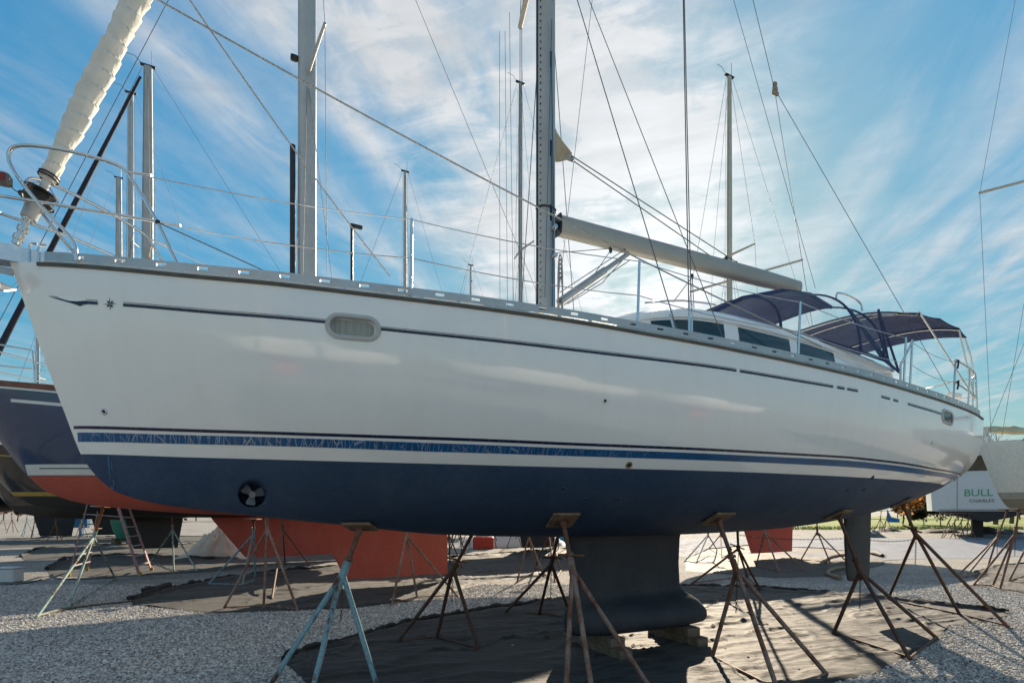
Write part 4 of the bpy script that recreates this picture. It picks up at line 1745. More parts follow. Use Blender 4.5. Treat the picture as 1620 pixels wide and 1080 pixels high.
def chain_mesh(mb_, pts, link=0.030, r=0.0042):
    pts = [Vector(p) for p in pts]
    acc = 0
    k = 0
    for i in range(len(pts) - 1):
        a, b = pts[i], pts[i + 1]
        L_ = (b - a).length
        n = max(1, int(L_ / link))
        d = (b - a).normalized()
        u, v = frame(d)
        for j in range(n):
            c_ = a.lerp(b, (j + .5) / n)
            w = u if k % 2 == 0 else v
            mb_.path([c_ - d * link * .62, c_ - d * link * .3 + w * link * .32, c_ + d * link * .3 + w * link * .32, c_ + d * link * .62, c_ + d * link * .3 - w * link * .32, c_ - d * link * .3 - w * link * .32, c_ - d * link * .62], r, 4, caps=False)
            k += 1


def jack_stand(pad, nrm, collar, feet, m, label, group, post_m=None, pad_m=None, r=0.026, handle=True, chain=True, braces=True, pad_size=0.30):
    pad, collar, nrm = Vector(pad), Vector(collar), Vector(nrm).normalized()
    feet = [Vector(f) for f in feet]
    cen = sum(feet, Vector()) / 3
    cen.z = feet[0].z
    T = Thing('jack_stand', cen, label, 'jack stand', group)
    post_m = post_m or RUST
    # legs
    lo = collar
    for k, f in enumerate(feet):
        d = (f - lo).normalized()
        mb_ = MB()
        side_ = Vector((d.x, d.y, 0)).normalized() * 0.018
        mb_.path([lo + side_, f + Vector((0, 0, 0.012))], r, 9)
        lg = T.part(mb_, 'leg', m)
        mb_ = MB()
        mb_.cbox(f + Vector((0, 0, 0.008)), (0.09, 0.09, 0.016), 0.004)
        T.part(mb_, 'foot_plate', m, 0, lg)
    if braces:
        for a, b in ((0, 1), (1, 2)):
            mb_ = MB()
            mb_.path([feet[a] + Vector((0, 0, .035)), feet[b] + Vector((0, 0, .035))], r * 0.62, 7)
            T.part(mb_, 'base_brace', m)
    up = (pad - collar).normalized()
    mb_ = MB()
    mb_.path([collar - up * 0.10, collar + up * 0.16], r * 1.45, 12)
    T.part(mb_, 'collar', m)
    mb_ = MB()
    mb_.path([collar + up * 0.1, pad - nrm * -0.0 - up * 0.03], r * 0.92, 10)
    T.part(mb_, 'screw_post', post_m)
    if handle:
        a, _ = frame(up)
        an = rnd.uniform(-0.5, 0.5)
        h = Matrix.Rotation(an, 3, up) @ a
        mb_ = MB()
        c_ = collar + up * 0.19
        mb_.tube(c_ - up * .02, c_ + up * .02, r * 1.75, n=10)
        mb_.path([c_ - h * 0.13, c_ + h * 0.17], r * 0.55, 7)
        T.part(mb_, 'crank_handle', post_m)
    # pad lying against the hull
    u = Vector((nrm.y, -nrm.x, 0))
    u = u.normalized() if u.length > 1e-3 else Vector((1, 0, 0))
    v = nrm.cross(u).normalized()
    rot = Matrix((u, v, nrm)).transposed()
    mb_ = MB()
    mb_.cbox(pad + nrm * 0.016, (pad_size, pad_size, 0.03), 0.007, rot)
    pd = T.part(mb_, 'pad', pad_m or PLY, 0)
    mb_ = MB()
    mb_.cbox(pad + nrm * -0.005, (pad_size * .52, pad_size * .52, 0.012), 0.003, rot)
    mb_.tube(pad - nrm * 0.01, pad - up * 0.085, r * 1.35, r * 1.2, 10)
    T.part(mb_, 'pad_socket', post_m, 40, pd)
    if chain:
        mb_ = MB()
        p0 = collar - Vector((0, 0, .10))
        chain_mesh(mb_, [p0, p0 - Vector((0.01, 0.0, rnd.uniform(.3, .5)))])
        c_ = T.part(mb_, 'chain', RUST_DARK)
        c_['kind'] = 'stuff'
    return T


def port_pad(px, py, inset=0.0):
    s, z = hull_px(px, py)
    p, n = hull_pt(s, z, 0.034)
    return b2w(*p), (b2w(*(p - n)) - b2w(*p))


def stbd_pad(s, z):
    p, n = hull_pt(s, z, 0.034, 1)
    return b2w(*p), (b2w(*(p - n)) - b2w(*p))


def mid_px(px, py, pad, feet, k):
    fy = sum(f.y for f in feet) / 3
    return ypx(px, py, pad.y + (fy - pad.y) * k)


MAIN_G = 'jack stands under the white yacht'
# port side, bow to stern
spec = [
    ((570, 830), (541, 912), ((412, 1108), (487, 1122), (601, 1100)), RUST_BLUE, RUST, 'pale blue jack stand with yellow band under the white yacht bow', .38),
    ((890, 820), (906, 905), ((893, 1135), (944, 1140), (1034, 1098)), RUST_GREY, RUST, 'rusty brown jack stand with tilted wooden pad beside the yacht keel', .38),
    ((1135, 818), (1166, 905), ((1126, 1042), (1231, 1095), (1309, 1069)), RUST_GREY, RUST, 'rusty brown jack stand on sunlit tarp just aft of the yacht keel', .38),
    ((1325, 812), (1361, 905), ((1318, 1004), (1440, 1044), (1482, 1010)), RUST_DARK, RUST_DARK, 'dark rusty jack stand beside the yacht rudder', .42),
    ((1426, 794), (1449, 846), ((1404, 950), (1519, 974), (1595, 993)), RUST_DARK, RUST_DARK, 'dark rusty jack stand under the yacht stern with wide legs', .42),
]
for pp, cp, fp, m, pm, lab, k in spec:
    P, n = port_pad(*pp)
    feet = [gpx(*f) for f in fp]
    col_ = mid_px(cp[0], cp[1], P, feet, k)
    T = jack_stand(P, n, col_, feet, m, lab, MAIN_G, pm)
    if m is RUST_BLUE:
        up = (P - col_).normalized()
        mb = MB()
        mb.path([col_ - up * .115, col_ - up * .03], 0.034, 12)
        T.part(mb, 'yellow_band', mat('worn_yellow_paint', (0.42, 0.36, 0.12), 0.7, 0, 0.35, 14))
# starboard side
for (s, z), cp, fp, m, lab in [
    ((4.4, 1.66), (716, 903), ((628, 1017), (691, 1010), (757, 1028)), RUST_DARK, 'dark jack stand on tarp edge supporting the far side of the yacht bow'),
    ((5.85, 1.66), (872, 893), ((797, 972), (853, 972), (905, 980)), RUST_DARK, 'dark jack stand partly hidden behind the yacht keel'),
    ((9.5, 1.72), (1168, 868), ((1094, 924), (1182, 912), (1204, 936)), RUST, 'rusty jack stand on far edge of tarp aft of the yacht keel'),
]:
    P, n = stbd_pad(s, z)
    feet = [gpx(*f) for f in fp]
    jack_stand(P, n, mid_px(cp[0], cp[1], P, feet, .45), feet, m, lab, MAIN_G, RUST_DARK)

# chain slung between the stands
mb = MB()
A, B = gpx(1126, 1042), ypx(1088, 962, 8.3)
chain_mesh(mb, sag(ypx(1150, 938, 7.4), ypx(1112, 962, 7.7), .02, 6))
o = mb.build('chain', RUST_DARK)
tag(o, 'rusty chain running from the jack stand to the keel foot', 'chain')
mb = MB()
chain_mesh(mb, sag(ypx(1447, 853, 9.3), ypx(1355, 850, 10.2), .05, 8))
chain_mesh(mb, sag(ypx(1355, 850, 10.2), ypx(1170, 846, 11.2), .06, 10))
o = mb.build('chain', RUST_DARK)
tag(o, 'long dark chain stretched level between stands behind the yacht rudder', 'chain')

# keel blocks


def timber(name, c, size, rz, label, group):
    mb_ = MB()
    mb_.cbox((0, 0, size[2] / 2), size, 0.008)
    o_ = mb_.build(name, WOOD, None, 0, loc=c)
    o_.rotation_euler = (0, 0, rz)
    tag(o_, label, 'timber block', group)
    return o_


kb = 'timber blocks under the yacht keel'
for s, lab in ((5.95, 'forward'), (7.25, 'after')):
    base = b2w(s, -0.02, 0.012)
    timber('timber_block', base, (0.20, 0.95, 0.125), BTH + R(3), 'lower weathered timber block under the %s end of the yacht keel' % lab, kb)
    timber('timber_block', base + Vector((0, 0, 0.125)), (0.22, 0.72, 0.118), BTH - R(4), 'upper weathered timber block under the %s end of the yacht keel' % lab, kb)

# ------------------------------------------------------------------ tarpaulins


def tarp_material():
    m, nt, b = nodes('ground_cloth')
    f = tex_noise(nt, 1.1, 6, 0.6)
    f2 = tex_noise(nt, 120, 3, 0.6)
    f3 = tex_noise(nt, 5, 7, 0.7)
    c = ramp(nt, f, [(0.3, (0.010, 0.011, 0.012)), (0.5, (0.017, 0.018, 0.019)), (0.72, (0.030, 0.030, 0.031))])
    dust = ramp(nt, f3, [(0.48, 0.0), (0.80, 0.45)])
    c = mixc(nt, dust, c, (0.072, 0.062, 0.050))
    v = nt.nodes.new('ShaderNodeTexVoronoi')
    v.inputs['Scale'].default_value = 26
    tc = nt.nodes.new('ShaderNodeTexCoord')
    nt.links.new(tc.outputs['Object'], v.inputs['Vector'])
    chips = ramp(nt, v.outputs['Distance'], [(0.05, 1.0), (0.10, 0.0)])
    sp = mixc(nt, 1.0, chips, ramp(nt, tex_noise(nt, 2.3, 3), [(0.58, 0.0), (0.7, 0.8)]), 'MULTIPLY')
    c = mixc(nt, sp, c, (0.40, 0.42, 0.42))
    nt.links.new(c, b.inputs['Base Color'])
    b.inputs['Roughness'].default_value = 0.74
    b.inputs['Specular IOR Level'].default_value = 0.30
    b.inputs['Sheen Weight'].default_value = 0.1
    h = tex_noise(nt, 3.2, 6, 0.62, stretch=(1.0, 3.2, 1), dist=0.5)
    bump(nt, b, h, 0.35, 0.06)
    return m


TARP = tarp_material()
CLOTH_BLACK = mat('black_cloth_fold', (0.012, 0.012, 0.013), .8, 0, .4, 5, .6, 14)


def resample(pts, n):
    pts = [Vector(p) for p in pts]
    d = [0]
    for i in range(len(pts) - 1):
        d.append(d[-1] + (pts[i + 1] - pts[i]).length)
    out = []
    for i in range(n):
        t = d[-1] * i / (n - 1)
        k = 0
        while k < len(pts) - 2 and d[k + 1] < t:
            k += 1
        u = (t - d[k]) / max(1e-6, d[k + 1] - d[k])
        out.append(pts[k].lerp(pts[k + 1], u))
    return out


def tarp(far, near, label, nu=90, nv=26, amp=0.022, seed=0, fold=0.06, group='black ground cloths under the boats', world=False):
    if not world:
        far, near = [gpx(*p) for p in far], [gpx(*p) for p in near]
    fa_, ne_ = resample(far, nu), resample(near, nu)
    loc = sum(fa_, Vector()) / nu
    loc.z = 0
    rows = []
    for i in range(nu):
        r_ = []
        for j in range(nv):
            v = j / (nv - 1)
            p = fa_[i].lerp(ne_[i], v)
            u = i / (nu - 1)
            q = Vector((p.x, p.y, seed * 3.1))
            # wrinkles run mostly along the boat
            a = p.x * BC + p.y * BS
            c_ = -p.x * BS + p.y * BC
            w = mnoise.noise(Vector((a * 0.7, c_ * 3.2, seed))) + 0.6 * mnoise.noise(Vector((a * 1.7 + 4, c_ * 6.5, seed + 9))) + 0.35 * mnoise.noise(Vector((a * 5 + c_ * 3, c_ * 11, seed + 5)))
            rid = 1 - abs(mnoise.noise(Vector((a * 0.9 + c_ * .5, c_ * 2.4 - a * .3, seed + 3)))) * 2.2
            z = 0.008 + amp * 0.28 * max(0, w + .2)
            # sharp creases between flat stretches of cloth
            for q_, (fx, fy, ph, am) in enumerate(((0.22, 1.3, 1.0, 1.0), (0.75, 0.55, 4.0, .7), (0.40, 2.6, 8.0, .6), (0.35, 4.4, 12.0, .45))):
                wob = 0.35 * mnoise.noise(Vector((a * 1.6, c_ * 1.6, seed + ph)))
                n_v = mnoise.noise(Vector((a * fx + wob, c_ * fy - wob, seed + ph + 2)))
                cre = max(0.0, 1 - abs(n_v) * 5.5)
                msk = max(0.0, min(1.0, 0.5 + 2.2 * mnoise.noise(Vector((a * .5, c_ * .5, seed + ph + 20)))))
                z += amp * am * cre * cre * msk
            ef = min(v, 1 - v) * (nv - 1)
            el = min(u, 1 - u) * (nu - 1)
            # rolled far edge
            fr = math.exp(-((v - 0.06) / 0.05) ** 2)
            z += fold * fr * (0.65 + 0.6 * mnoise.noise(Vector((a * 1.3, 0, seed))))
            z += fold * 0.35 * math.exp(-((v - .97) / .03) ** 2) * max(0, mnoise.noise(Vector((a * 1.1, 5, seed))) + .2)
            if ef < 0.5 or el < 0.5:
                z = 0.004
                jig = 0.05
                p = p + Vector((mnoise.noise(q * 2.2) * jig, mnoise.noise(q * 2.2 + Vector((7, 0, 0))) * jig, 0))
            z += ground_z(p.x, p.y)
            r_.append(Vector((p.x, p.y, z)) - loc)
        rows.append(r_)
    mb_ = MB()
    mb_.grid(rows)
    o_ = mb_.build('ground_cloth', TARP, None, 50, loc=loc)
    tag(o_, label, 'tarpaulin', group)
    # gathered folds along the far edge
    for k, (back, rad, lo_, hi_) in enumerate(((0.05, 1.0, 0.0, 1.0), (-0.10, .7, .25, .9))):
        pts_, rs2 = [], []
        n2 = nu * 2
        ed_ = resample([p for p in far], n2)
        for i in range(int(n2 * lo_), int(n2 * hi_)):
            p = ed_[i]
            w = mnoise.noise(Vector((i * .11, seed, k * 3))) + .5 * mnoise.noise(Vector((i * .33, seed, k * 3 + 1)))
            rr2 = max(.008, fold * .58 * rad * (.75 + .8 * w))
            pts_.append(Vector((p.x, p.y - back + .10 * mnoise.noise(Vector((i * .06, seed + 4, k))), ground_z(p.x, p.y) + rr2 * .5 + fold * .40)) - loc)
            rs2.append(rr2)
        if len(pts_) > 4:
            mb_ = MB()
            mb_.path(pts_, .03, 8, rs2)
            mb_.build('gathered_edge', CLOTH_BLACK, o_, 60)
    return o_


tarp(CLOTH1[0], CLOTH1[1], 'large wrinkled dark ground cloth spread beneath the white yacht', 300, 150, 0.040, 1, 0.09)
tarp(CLOTH2[0], CLOTH2[1], 'black ground cloth beneath the navy sailboat with red keel', 220, 64, 0.045, 2, 0.11)
tarp(CLOTH3[0], CLOTH3[1], 'black folded ground cloth behind the faded red stepladder', 120, 26, 0.04, 3, 0.13)
tarp([(34, 881), (60, 868), (120, 862), (230, 862), (330, 862)], [(38, 887), (110, 884), (200, 881), (260, 880), (330, 876)],
     'black ground cloth strip beyond the stepladder beneath the black sailboat', 90, 18, 0.03, 4, 0.09)
tarp([(-40, 858), (100, 849), (200, 850), (330, 848)], [(-40, 868), (100, 864), (200, 860), (330, 857)],
     'narrow far strip of black ground cloth across the gravel', 70, 12, 0.03, 5, 0.08)
tarp([(1085, 884), (1120, 872), (1180, 868), (1300, 871), (1400, 880)], [(1085, 903), (1150, 908), (1230, 914), (1330, 911), (1400, 893)],
     'dark ground cloth beneath the boat with the bright red keel', 90, 30, 0.03, 6, 0.05)
tarp([(1540, 905), (1580, 896), (1640, 890), (1720, 885)], [(1545, 925), (1590, 935), (1650, 950), (1730, 960)],
     'ground cloth under the grey white hull beside the lane', 60, 24, 0.03, 7, 0.06)

# rolled up cloth lying on the gravel
mb = MB()
pts = [gpx(228 + i * 8, 938 - i * 1.6) + Vector((0, 0, .06 + .02 * math.sin(i * 1.7))) for i in range(6)]
mb.path(smooth_path(pts, 1), 0.08, 10, None)
for i in range(len(mb.v)):
    q = Vector(mb.v[i])
    mb.v[i] = tuple(q + Vector((0, 0, 1)) * 0.03 * mnoise.noise(q * 7))
tag(mb.build('cloth_bundle', TARP), 'small bundle of black cloth at corner of ground cloth', 'tarpaulin')
mb = MB()
pts = [gpx(1376, 878) + Vector((0, 0, .08)), gpx(1384, 880) + Vector((.1, 0, .1)), gpx(1392, 882) + Vector((.1, 0, .08))]
mb.path(pts, 0.11, 10, [.09, .12, .08])
tag(mb.build('cloth_bundle', TARP), 'rolled black cloth lying on gravel just beyond the rudder', 'tarpaulin')
mb = MB()
pts = [gpx(x, y) + Vector((0, 0, .05)) for x, y in ((455, 1046), (475, 1036), (500, 1030), (522, 1034))]
rows = []
for i in range(16):
    r_ = []
    for j in range(10):
        p = gpx(450 + i * 5.2, 1030 + j * 2.4 + 2 * math.sin(i))
        e = min(i, 15 - i, j, 9 - j)
        p.z = 0.006 if e == 0 else 0.035 + 0.04 * mnoise.noise(Vector((i * .5, j * .6, 3)))
        r_.append(p)
    rows.append(r_)
mb.grid(rows)
tag(mb.build('cloth_bundle', TARP), 'folded over corner of black cloth by the pale blue stand', 'tarpaulin')

# hose wandering over the gravel from the stand to the cloth
mb = MB()
pts = [gpx(58, 977), gpx(75, 972), gpx(108, 964), (gpx(150, 958)), gpx(190, 954), gpx(230, 950)]
mb.path([p + Vector((0, 0, .02)) for p in smooth_path(pts, 2)], 0.022, 8)
tag(mb.build('hose', mat('hose_brown', (0.10, 0.075, 0.05), 0.7, 0, .3)), 'brown hose lying on gravel between stand feet and black cloth', 'hose')
mb = MB()
pts = [gpx(-20, 926), gpx(20, 925), gpx(50, 922), gpx(70, 915), gpx(78, 910), gpx(90, 916), gpx(120, 917), gpx(180, 914)]
mb.path([p + Vector((0, 0, .015)) for p in smooth_path(pts, 2)], 0.016, 8)
tag(mb.build('cable', BLACK), 'thin black cable curling over the gravel past the stepladder', 'cable')
# hoses on the far cloth
mb = MB()
pts = [gpx(1300, 893), gpx(1310, 884), gpx(1330, 880), gpx(1352, 881), gpx(1345, 900), gpx(1320, 902), gpx(1305, 910), gpx(1330, 918)]
mb.path([p + Vector((0, 0, .07)) for p in smooth_path(pts, 2)], 0.055, 8)
tag(mb.build('hose', mat('hose_tan', (0.22, 0.17, 0.11), .8, 0, .3)), 'thick tan hose looped on dark cloth behind the rudder', 'hose')

# white tub
T = Thing('plastic_tub', gpx(6, 922), 'white plastic tub standing on gravel near the stepladder', 'tub')
c_ = gpx(6, 922)
mb = MB()
mb.cbox(c_ + Vector((0, .15, .19)), (0.50, 0.34, 0.37), 0.03)
tb = T.part(mb, 'body', mat('milky_plastic', (0.55, 0.57, 0.57), 0.4, 0, .08), 40)
mb = MB()
mb.cbox(c_ + Vector((0, .15, .385)), (0.54, 0.38, 0.03), 0.008)
T.part(mb, 'lid', MATS['milky_plastic'], 40)

# stepladder
LB = gpx(165, 911)
T = Thing('stepladder', LB, 'faded red folding stepladder standing under the navy sailboat bow', 'stepladder')
z_top = 2.08


def rail(a, b, w=0.075, d=0.03, name='rail', m=None):
    mb_ = MB()
    dd = (b - a)
    rot = dd.to_track_quat('Z', 'Y').to_matrix()
    mb_.cbox((a + b) / 2, (w, d, dd.length), 0.005, rot)
    return T.part(mb_, name, m or LADDER_PINK, 0)


fl, fr_ = gpx(109, 912), gpx(138, 903)
bl_, br_ = gpx(221, 911), gpx(240, 903)
yt = LB.y + 0.35
tl, tr_ = ypx(138, 797, fl.y + .25), ypx(157, 798, fr_.y - .1)
tbl, tbr = ypx(187, 802, bl_.y + .1), ypx(205, 804, br_.y - .1)
rail(fl, tl)
rail(fr_, tr_, .05)
rail(bl_, tbl, .09)
rail(br_, tbr, .09)
for A, A2, B, B2, n in ((fl, tl, fr_, tr_, 7), (bl_, tbl, br_, tbr, 7)):
    for i in range(1, n):
        k = i / n
        p, q = A.lerp(A2, k), B.lerp(B2, k)
        mb = MB()
        d = (q - p)
        rot = d.to_track_quat('X', 'Z').to_matrix()
        mb.cbox((p + q) / 2, (d.length, 0.09, 0.03), 0.006, rot)
        T.part(mb, 'step', mat('ladder_step_grey', (0.33, 0.31, 0.31), .6, .2), 0)
for k in (0.22, 0.55, 0.86):
    mb = MB()
    mb.tube(fl.lerp(tl, k), bl_.lerp(tbl, k) if k > .8 else fl.lerp(tl, k).lerp(bl_.lerp(tbl, k), .12), 0.012, n=8)
    T.part(mb, 'spreader_bar', MATS['ladder_step_grey'])
mb = MB()
mb.cbox((tl + tr_ + tbl + tbr) / 4 + Vector((0, 0, .0)), ((tbl - tl).length, .30, .04), 0.01)
T.part(mb, 'top_cap', MATS['ladder_step_grey'], 0)
for f in (fl, fr_, bl_, br_):
    mb = MB()
    mb.cbox(f + Vector((0, 0, .06)), (0.10, 0.06, .12), 0.01)
    T.part(mb, 'rubber_shoe', mat('yellow_rubber', (0.35, 0.25, 0.05), .7, 0, .3), 0)
# ------------------------------------------------------------------ the other boats in the yard


class Boat:
    """a lofted sailing hull on its keel; local x aft, y starboard"""

    def __init__(self, name, label, loc, rz, L, B, zs, zw, zb, top_m, bot_m, stem=0.9, keel=None, keel_m=None, stern_w=0.62, stern_rise=0.5, deck=True, group=None, stern_rake=0.0):
        self.e = empty(name, loc, rz)
        tag(self.e, label, 'sailboat', group)
        self.L, self.B = L, B
        self.zs = hermite([0, L * .5, L], zs) if zs[0] != zs[1] else (lambda s: zs[0])
        zs0, zs1, zs2 = zs
        self.zs = lambda s: zs0 + (zs1 - zs0) * min(1, s / (L * .6)) * (2 - min(1, s / (L * .6))) + (zs2 - zs1) * max(0, (s - L * .6) / (L * .4)) ** 2
        self.zb = hermite([0, stem * .5, stem, stem * 1.35, stem * 2.0, L * .30, L * .5, L * .75, L * .9, L], [zs0 - .01, (zs0 + zw) / 2 - .05, zw, zw - .42 * (zw - zb), zw - .68 * (zw - zb), zb + .06, zb, zb + .18, zb + .55 * stern_rise + .1, zb + stern_rise + .25])
        self.b = hermite([0, L * .04, L * .1, L * .2, L * .35, L * .55, L * .75, L * .9, L], [0.02, B * .09, B * .2, B * .335, B * .455, B * .5, B * .47, B * .40, B * .5 * stern_w])
        secs_ = [0] + [stem * i / 10 for i in range(1, 14)] + [stem * 1.3 + (L - stem * 1.3) * i / 40 for i in range(1, 41)]
        zwf = lambda s: max(self.zb(s), zw)
        self.zwf = zwf
        mb_ = MB()
        for sd in (-1, 1):
            mb_.grid([[(s, sd * self.y(s, z), z) for z in [zwf(s) + (self.zs(s) - zwf(s)) * k / 10 for k in range(11)]] for s in secs_])
        r_ = [(L, -self.y(L, zwf(L) + (self.zs(L) - zwf(L)) * k / 10), zwf(L) + (self.zs(L) - zwf(L)) * k / 10) for k in range(11)]
        mb_.grid([r_, [(p[0], -p[1], p[2]) for p in r_]])
        self.topsides = mb_.build('topsides', top_m, self.e, 40)
        mb_ = MB()
        for sd in (-1, 1):
            mb_.grid([[(s, sd * self.y(s, z), z) for z in [self.zb(s) + (zwf(s) - self.zb(s)) * (k / 12) ** 1.6 for k in range(13)]] for s in secs_])
        self.bottom = mb_.build('underwater_hull', bot_m, self.e, 50)
        if deck:
            mb_ = MB()
            mb_.grid([[(s, self.b(s) * k / 4, self.zs(s) + .06 * (1 - (k / 4) ** 2) - .002) for k in range(-4, 5)] for s in secs_])
            mb_.build('deck', WHITE, self.e, 50)
        if keel:
            a0, a1, b0, b1, zk, th = keel
            mb_ = MB()
            rows_ = []
            for zz in [zb + .25, zb + .02, zb - .1, (zb + zk) / 2, zk + .12, zk]:
                k = min(1, max(0, (zb - zz) / (zb - zk)))
                a, c = a0 + (b0 - a0) * k, a1 + (b1 - a1) * k
                n = 14
                r_ = []
                for i in range(n):
                    u = (1 - math.cos(math.pi * i / (n - 1))) / 2
                    r_.append((a + (c - a) * u, -foil(u, th * .5) - .012, zz))
                for i in range(n - 2, 0, -1):
                    u = (1 - math.cos(math.pi * i / (n - 1))) / 2
                    r_.append((a + (c - a) * u, foil(u, th * .5) + .012, zz))
                rows_.append(r_)
            mb_.grid(rows_, True)
            m2 = len(rows_[0])
            mb_.f.append(tuple(range(5 * m2, 6 * m2)))
            self.keel = mb_.build('keel', keel_m or bot_m, self.e, 50)

    def y(self, s, z):
        zb_, zt = self.zb(s), self.zs(s)
        tau = min(1, max(0, (z - zb_) / max(1e-4, zt - zb_)))
        u = s / self.L * 13
        return self.b(s) * (1 - (1 - tau) ** nexp(u)) ** (1 / mexp(u))

    def stripe(self, name, f0, f1, m, s0=None, s1=None, off=0.006):
        s0 = 0.0 if s0 is None else s0
        s1 = self.L if s1 is None else s1
        mb_ = MB()
        for sd in (-1, 1):
            g_ = []
            for i in range(241):
                s = s0 + (s1 - s0) * (i / 240) ** 1.5
                a, c = f0(s), f1(s)
                if c <= self.zb(s) + .008:
                    continue
                a = max(a, self.zb(s) + .002)
                g_.append([(s, sd * (self.y(s, a + (c - a) * k / 2) + off), a + (c - a) * k / 2) for k in range(3)])
            if len(g_) > 1:
                mb_.grid(g_)
        return mb_.build(name, m, self.e, 50)

    def mast(self, s, top, r=0.11, m=None, spreaders=((.45, .9), (.75, .7)), stays=True, boom=None, furl=None, head=True):
        m = m or ALU_MAST
        z0 = self.zs(s)
        mb_ = MB()
        mb_.path([(s, 0, z0), (s, 0, z0 + (top - z0) * .7), (s, 0, top)], r, 14, [r, r, r * .8], sq=.65)
        ms = mb_.build('mast', m, self.e, 50)
        for k, w in spreaders:
            zz = z0 + (top - z0) * k
            for sd in (-1, 1):
                mb_ = MB()
                mb_.path([(s, sd * r * .5, zz), (s + .18, sd * w, zz + .06)], .035, 8, [.045, .03])
                mb_.build('spreader', m, ms, 50)
        if head:
            mb_ = MB()
            mb_.cbox((s, 0, top + .03), (.42, .10, .06), .01)
            mb_.path([(s + .1, 0, top), (s + .1, 0, top + .55)], .008, 5)
            mb_.path([(s - .1, .03, top), (s - .35, .03, top + .25), (s - .6, .03, top + .27)], .008, 5)
            mb_.build('masthead_gear', BLACK, ms, 50)
        if stays:
            ww = self.b(s) - .08
            for sd in (-1, 1):
                k1, w1 = spreaders[0] if spreaders else (.5, .6)
                kz = z0 + (top - z0) * k1 + .06
                for nm, pts, rr_ in (('shroud', [(s + .2, sd * ww, self.zs(s)), (s + .18, sd * w1, kz), (s, sd * .05, top - .2)], .006), ('lower_shroud', [(s - .35, sd * ww, self.zs(s)), (s, sd * .06, kz - .1)], .006), ('lower_shroud', [(s + .6, sd * ww, self.zs(s)), (s, sd * .06, kz - .15)], .006)):
                    mb_ = MB()
                    mb_.path(pts, rr_, 5)
                    mb_.build(nm, WIRE, self.e, 60)
            for q in ((-.24, .05, .2), (-.20, -.06, .12), (.26, .04, .3)):
                mb_ = MB()
                mb_.path([(s + q[0], q[1], z0), (s + q[0] * .5, q[1], top - q[2])], .005, 5)
                mb_.build('halyard', ROPE_G, self.e, 60)
            mb_ = MB()
            mb_.path([(self.L - .2, 0, self.zs(self.L)), (s + .15, 0, top)], .006, 5)
            mb_.build('backstay', WIRE, self.e, 60)
            mb_ = MB()
            mb_.path([(.15, 0, self.zs(0)), (s - .15, 0, top - .05)], .007, 5)
            mb_.build('forestay', WIRE, self.e, 60)
        if furl:
            a, b_ = Vector((.2, 0, self.zs(0) + .5)), Vector((s - .2, 0, top - .4))
            mb_ = MB()
            mb_.path([a, a.lerp(b_, .08), a.lerp(b_, .6), b_], .08, 12, [.05, .085, .07, .04])
            mb_.build('furled_headsail', furl, self.e, 50)
        if boom:
            mb_ = MB()
            mb_.path([(s + .15, 0, z0 + 1.25), (s + boom, 0, z0 + 1.3)], .10, 12, sq=.7)
            mb_.build('boom', m, self.e, 50)
        return ms

    def cabin(self, s0, s1, w, h):
        mb_ = MB()
        rows_ = []
        for i in range(13):
            u = i / 12
            s = s0 + (s1 - s0) * u
            hh = h * min(1, u * 3.2 + .1)
            ww = w * (.75 + .25 * min(1, u * 2.5))
            z = self.zs(s)
            rows_.append([(s, -ww - .06, z), (s, -ww, z + hh * .85), (s, -ww * .8, z + hh), (s, 0, z + hh + .06), (s, ww * .8, z + hh), (s, ww, z + hh * .85), (s, ww + .06, z)])
        mb_.grid(rows_)
        mb_.f.append(tuple(range(0, 7)))
        mb_.f.append(tuple(range(84, 91)))
        return mb_.build('coachroof', WHITE, self.e, 40)

    def rails(self, n=6, h=.62):
        prev = None
        for sd in (-1, 1):
            pts = []
            for i in range(n):
                s = 1.3 + (self.L - 2.0) * i / (n - 1)
                p = Vector((s, sd * (self.b(s) - .05), self.zs(s)))
                mb_ = MB()
                mb_.path([p, p + Vector((0, 0, h))], .014, 7)
                mb_.build('stanchion', STEEL, self.e, 50)
                pts.append(p)
            for k in (1.0, .5):
                mb_ = MB()
                mb_.path([p + Vector((0, 0, h * k)) for p in pts], .005, 5)
                mb_.build('lifeline', STEEL, self.e, 50)
            f_ = lambda s, t, z: (s, sd * t, self.zs(max(0, s)) + z)
            mb_ = MB()
            mb_.path([f_(1.3, self.b(1.3) - .05, 0), f_(1.25, self.b(1.25) - .05, h)] + smooth_path([f_(1.2, self.b(1.2) - .05, h + .02), f_(.4, self.b(.4), h + .08), f_(-.1, .12, h + .1), f_(-.15, 0, h + .1)], 2), .016, 8)
            mb_.path([f_(1.25, self.b(1.25) - .05, h * .5), f_(.4, self.b(.4), h * .52), f_(-.1, .1, h * .5)], .014, 8)
            mb_.path([f_(.45, self.b(.45) - .04, 0), f_(.35, self.b(.45), h * 1.05)], .016, 8)
            mb_.build('pulpit', STEEL, self.e, 50)


def row_loc(a, t):
    p = b2w(a, t, 0)
    return (p.x, p.y, 0)


def mast_fit(px, py, t, a):
    q = bpx(px, py, t)
    return q.x - a, q.z


# --- navy sailboat with red bottom, next in the row
def gloss(name, col, rough=0.15):
    m, nt, b = nodes(name)
    f = tex_noise(nt, 1.2, 5)
    nt.links.new(ramp(nt, f, [(0.3, dk(col, .85)), (0.7, dk(col, 1.15))]), b.inputs['Base Color'])
    b.inputs['Roughness'].default_value = rough
    b.inputs['Coat Weight'].default_value = .5
    return m


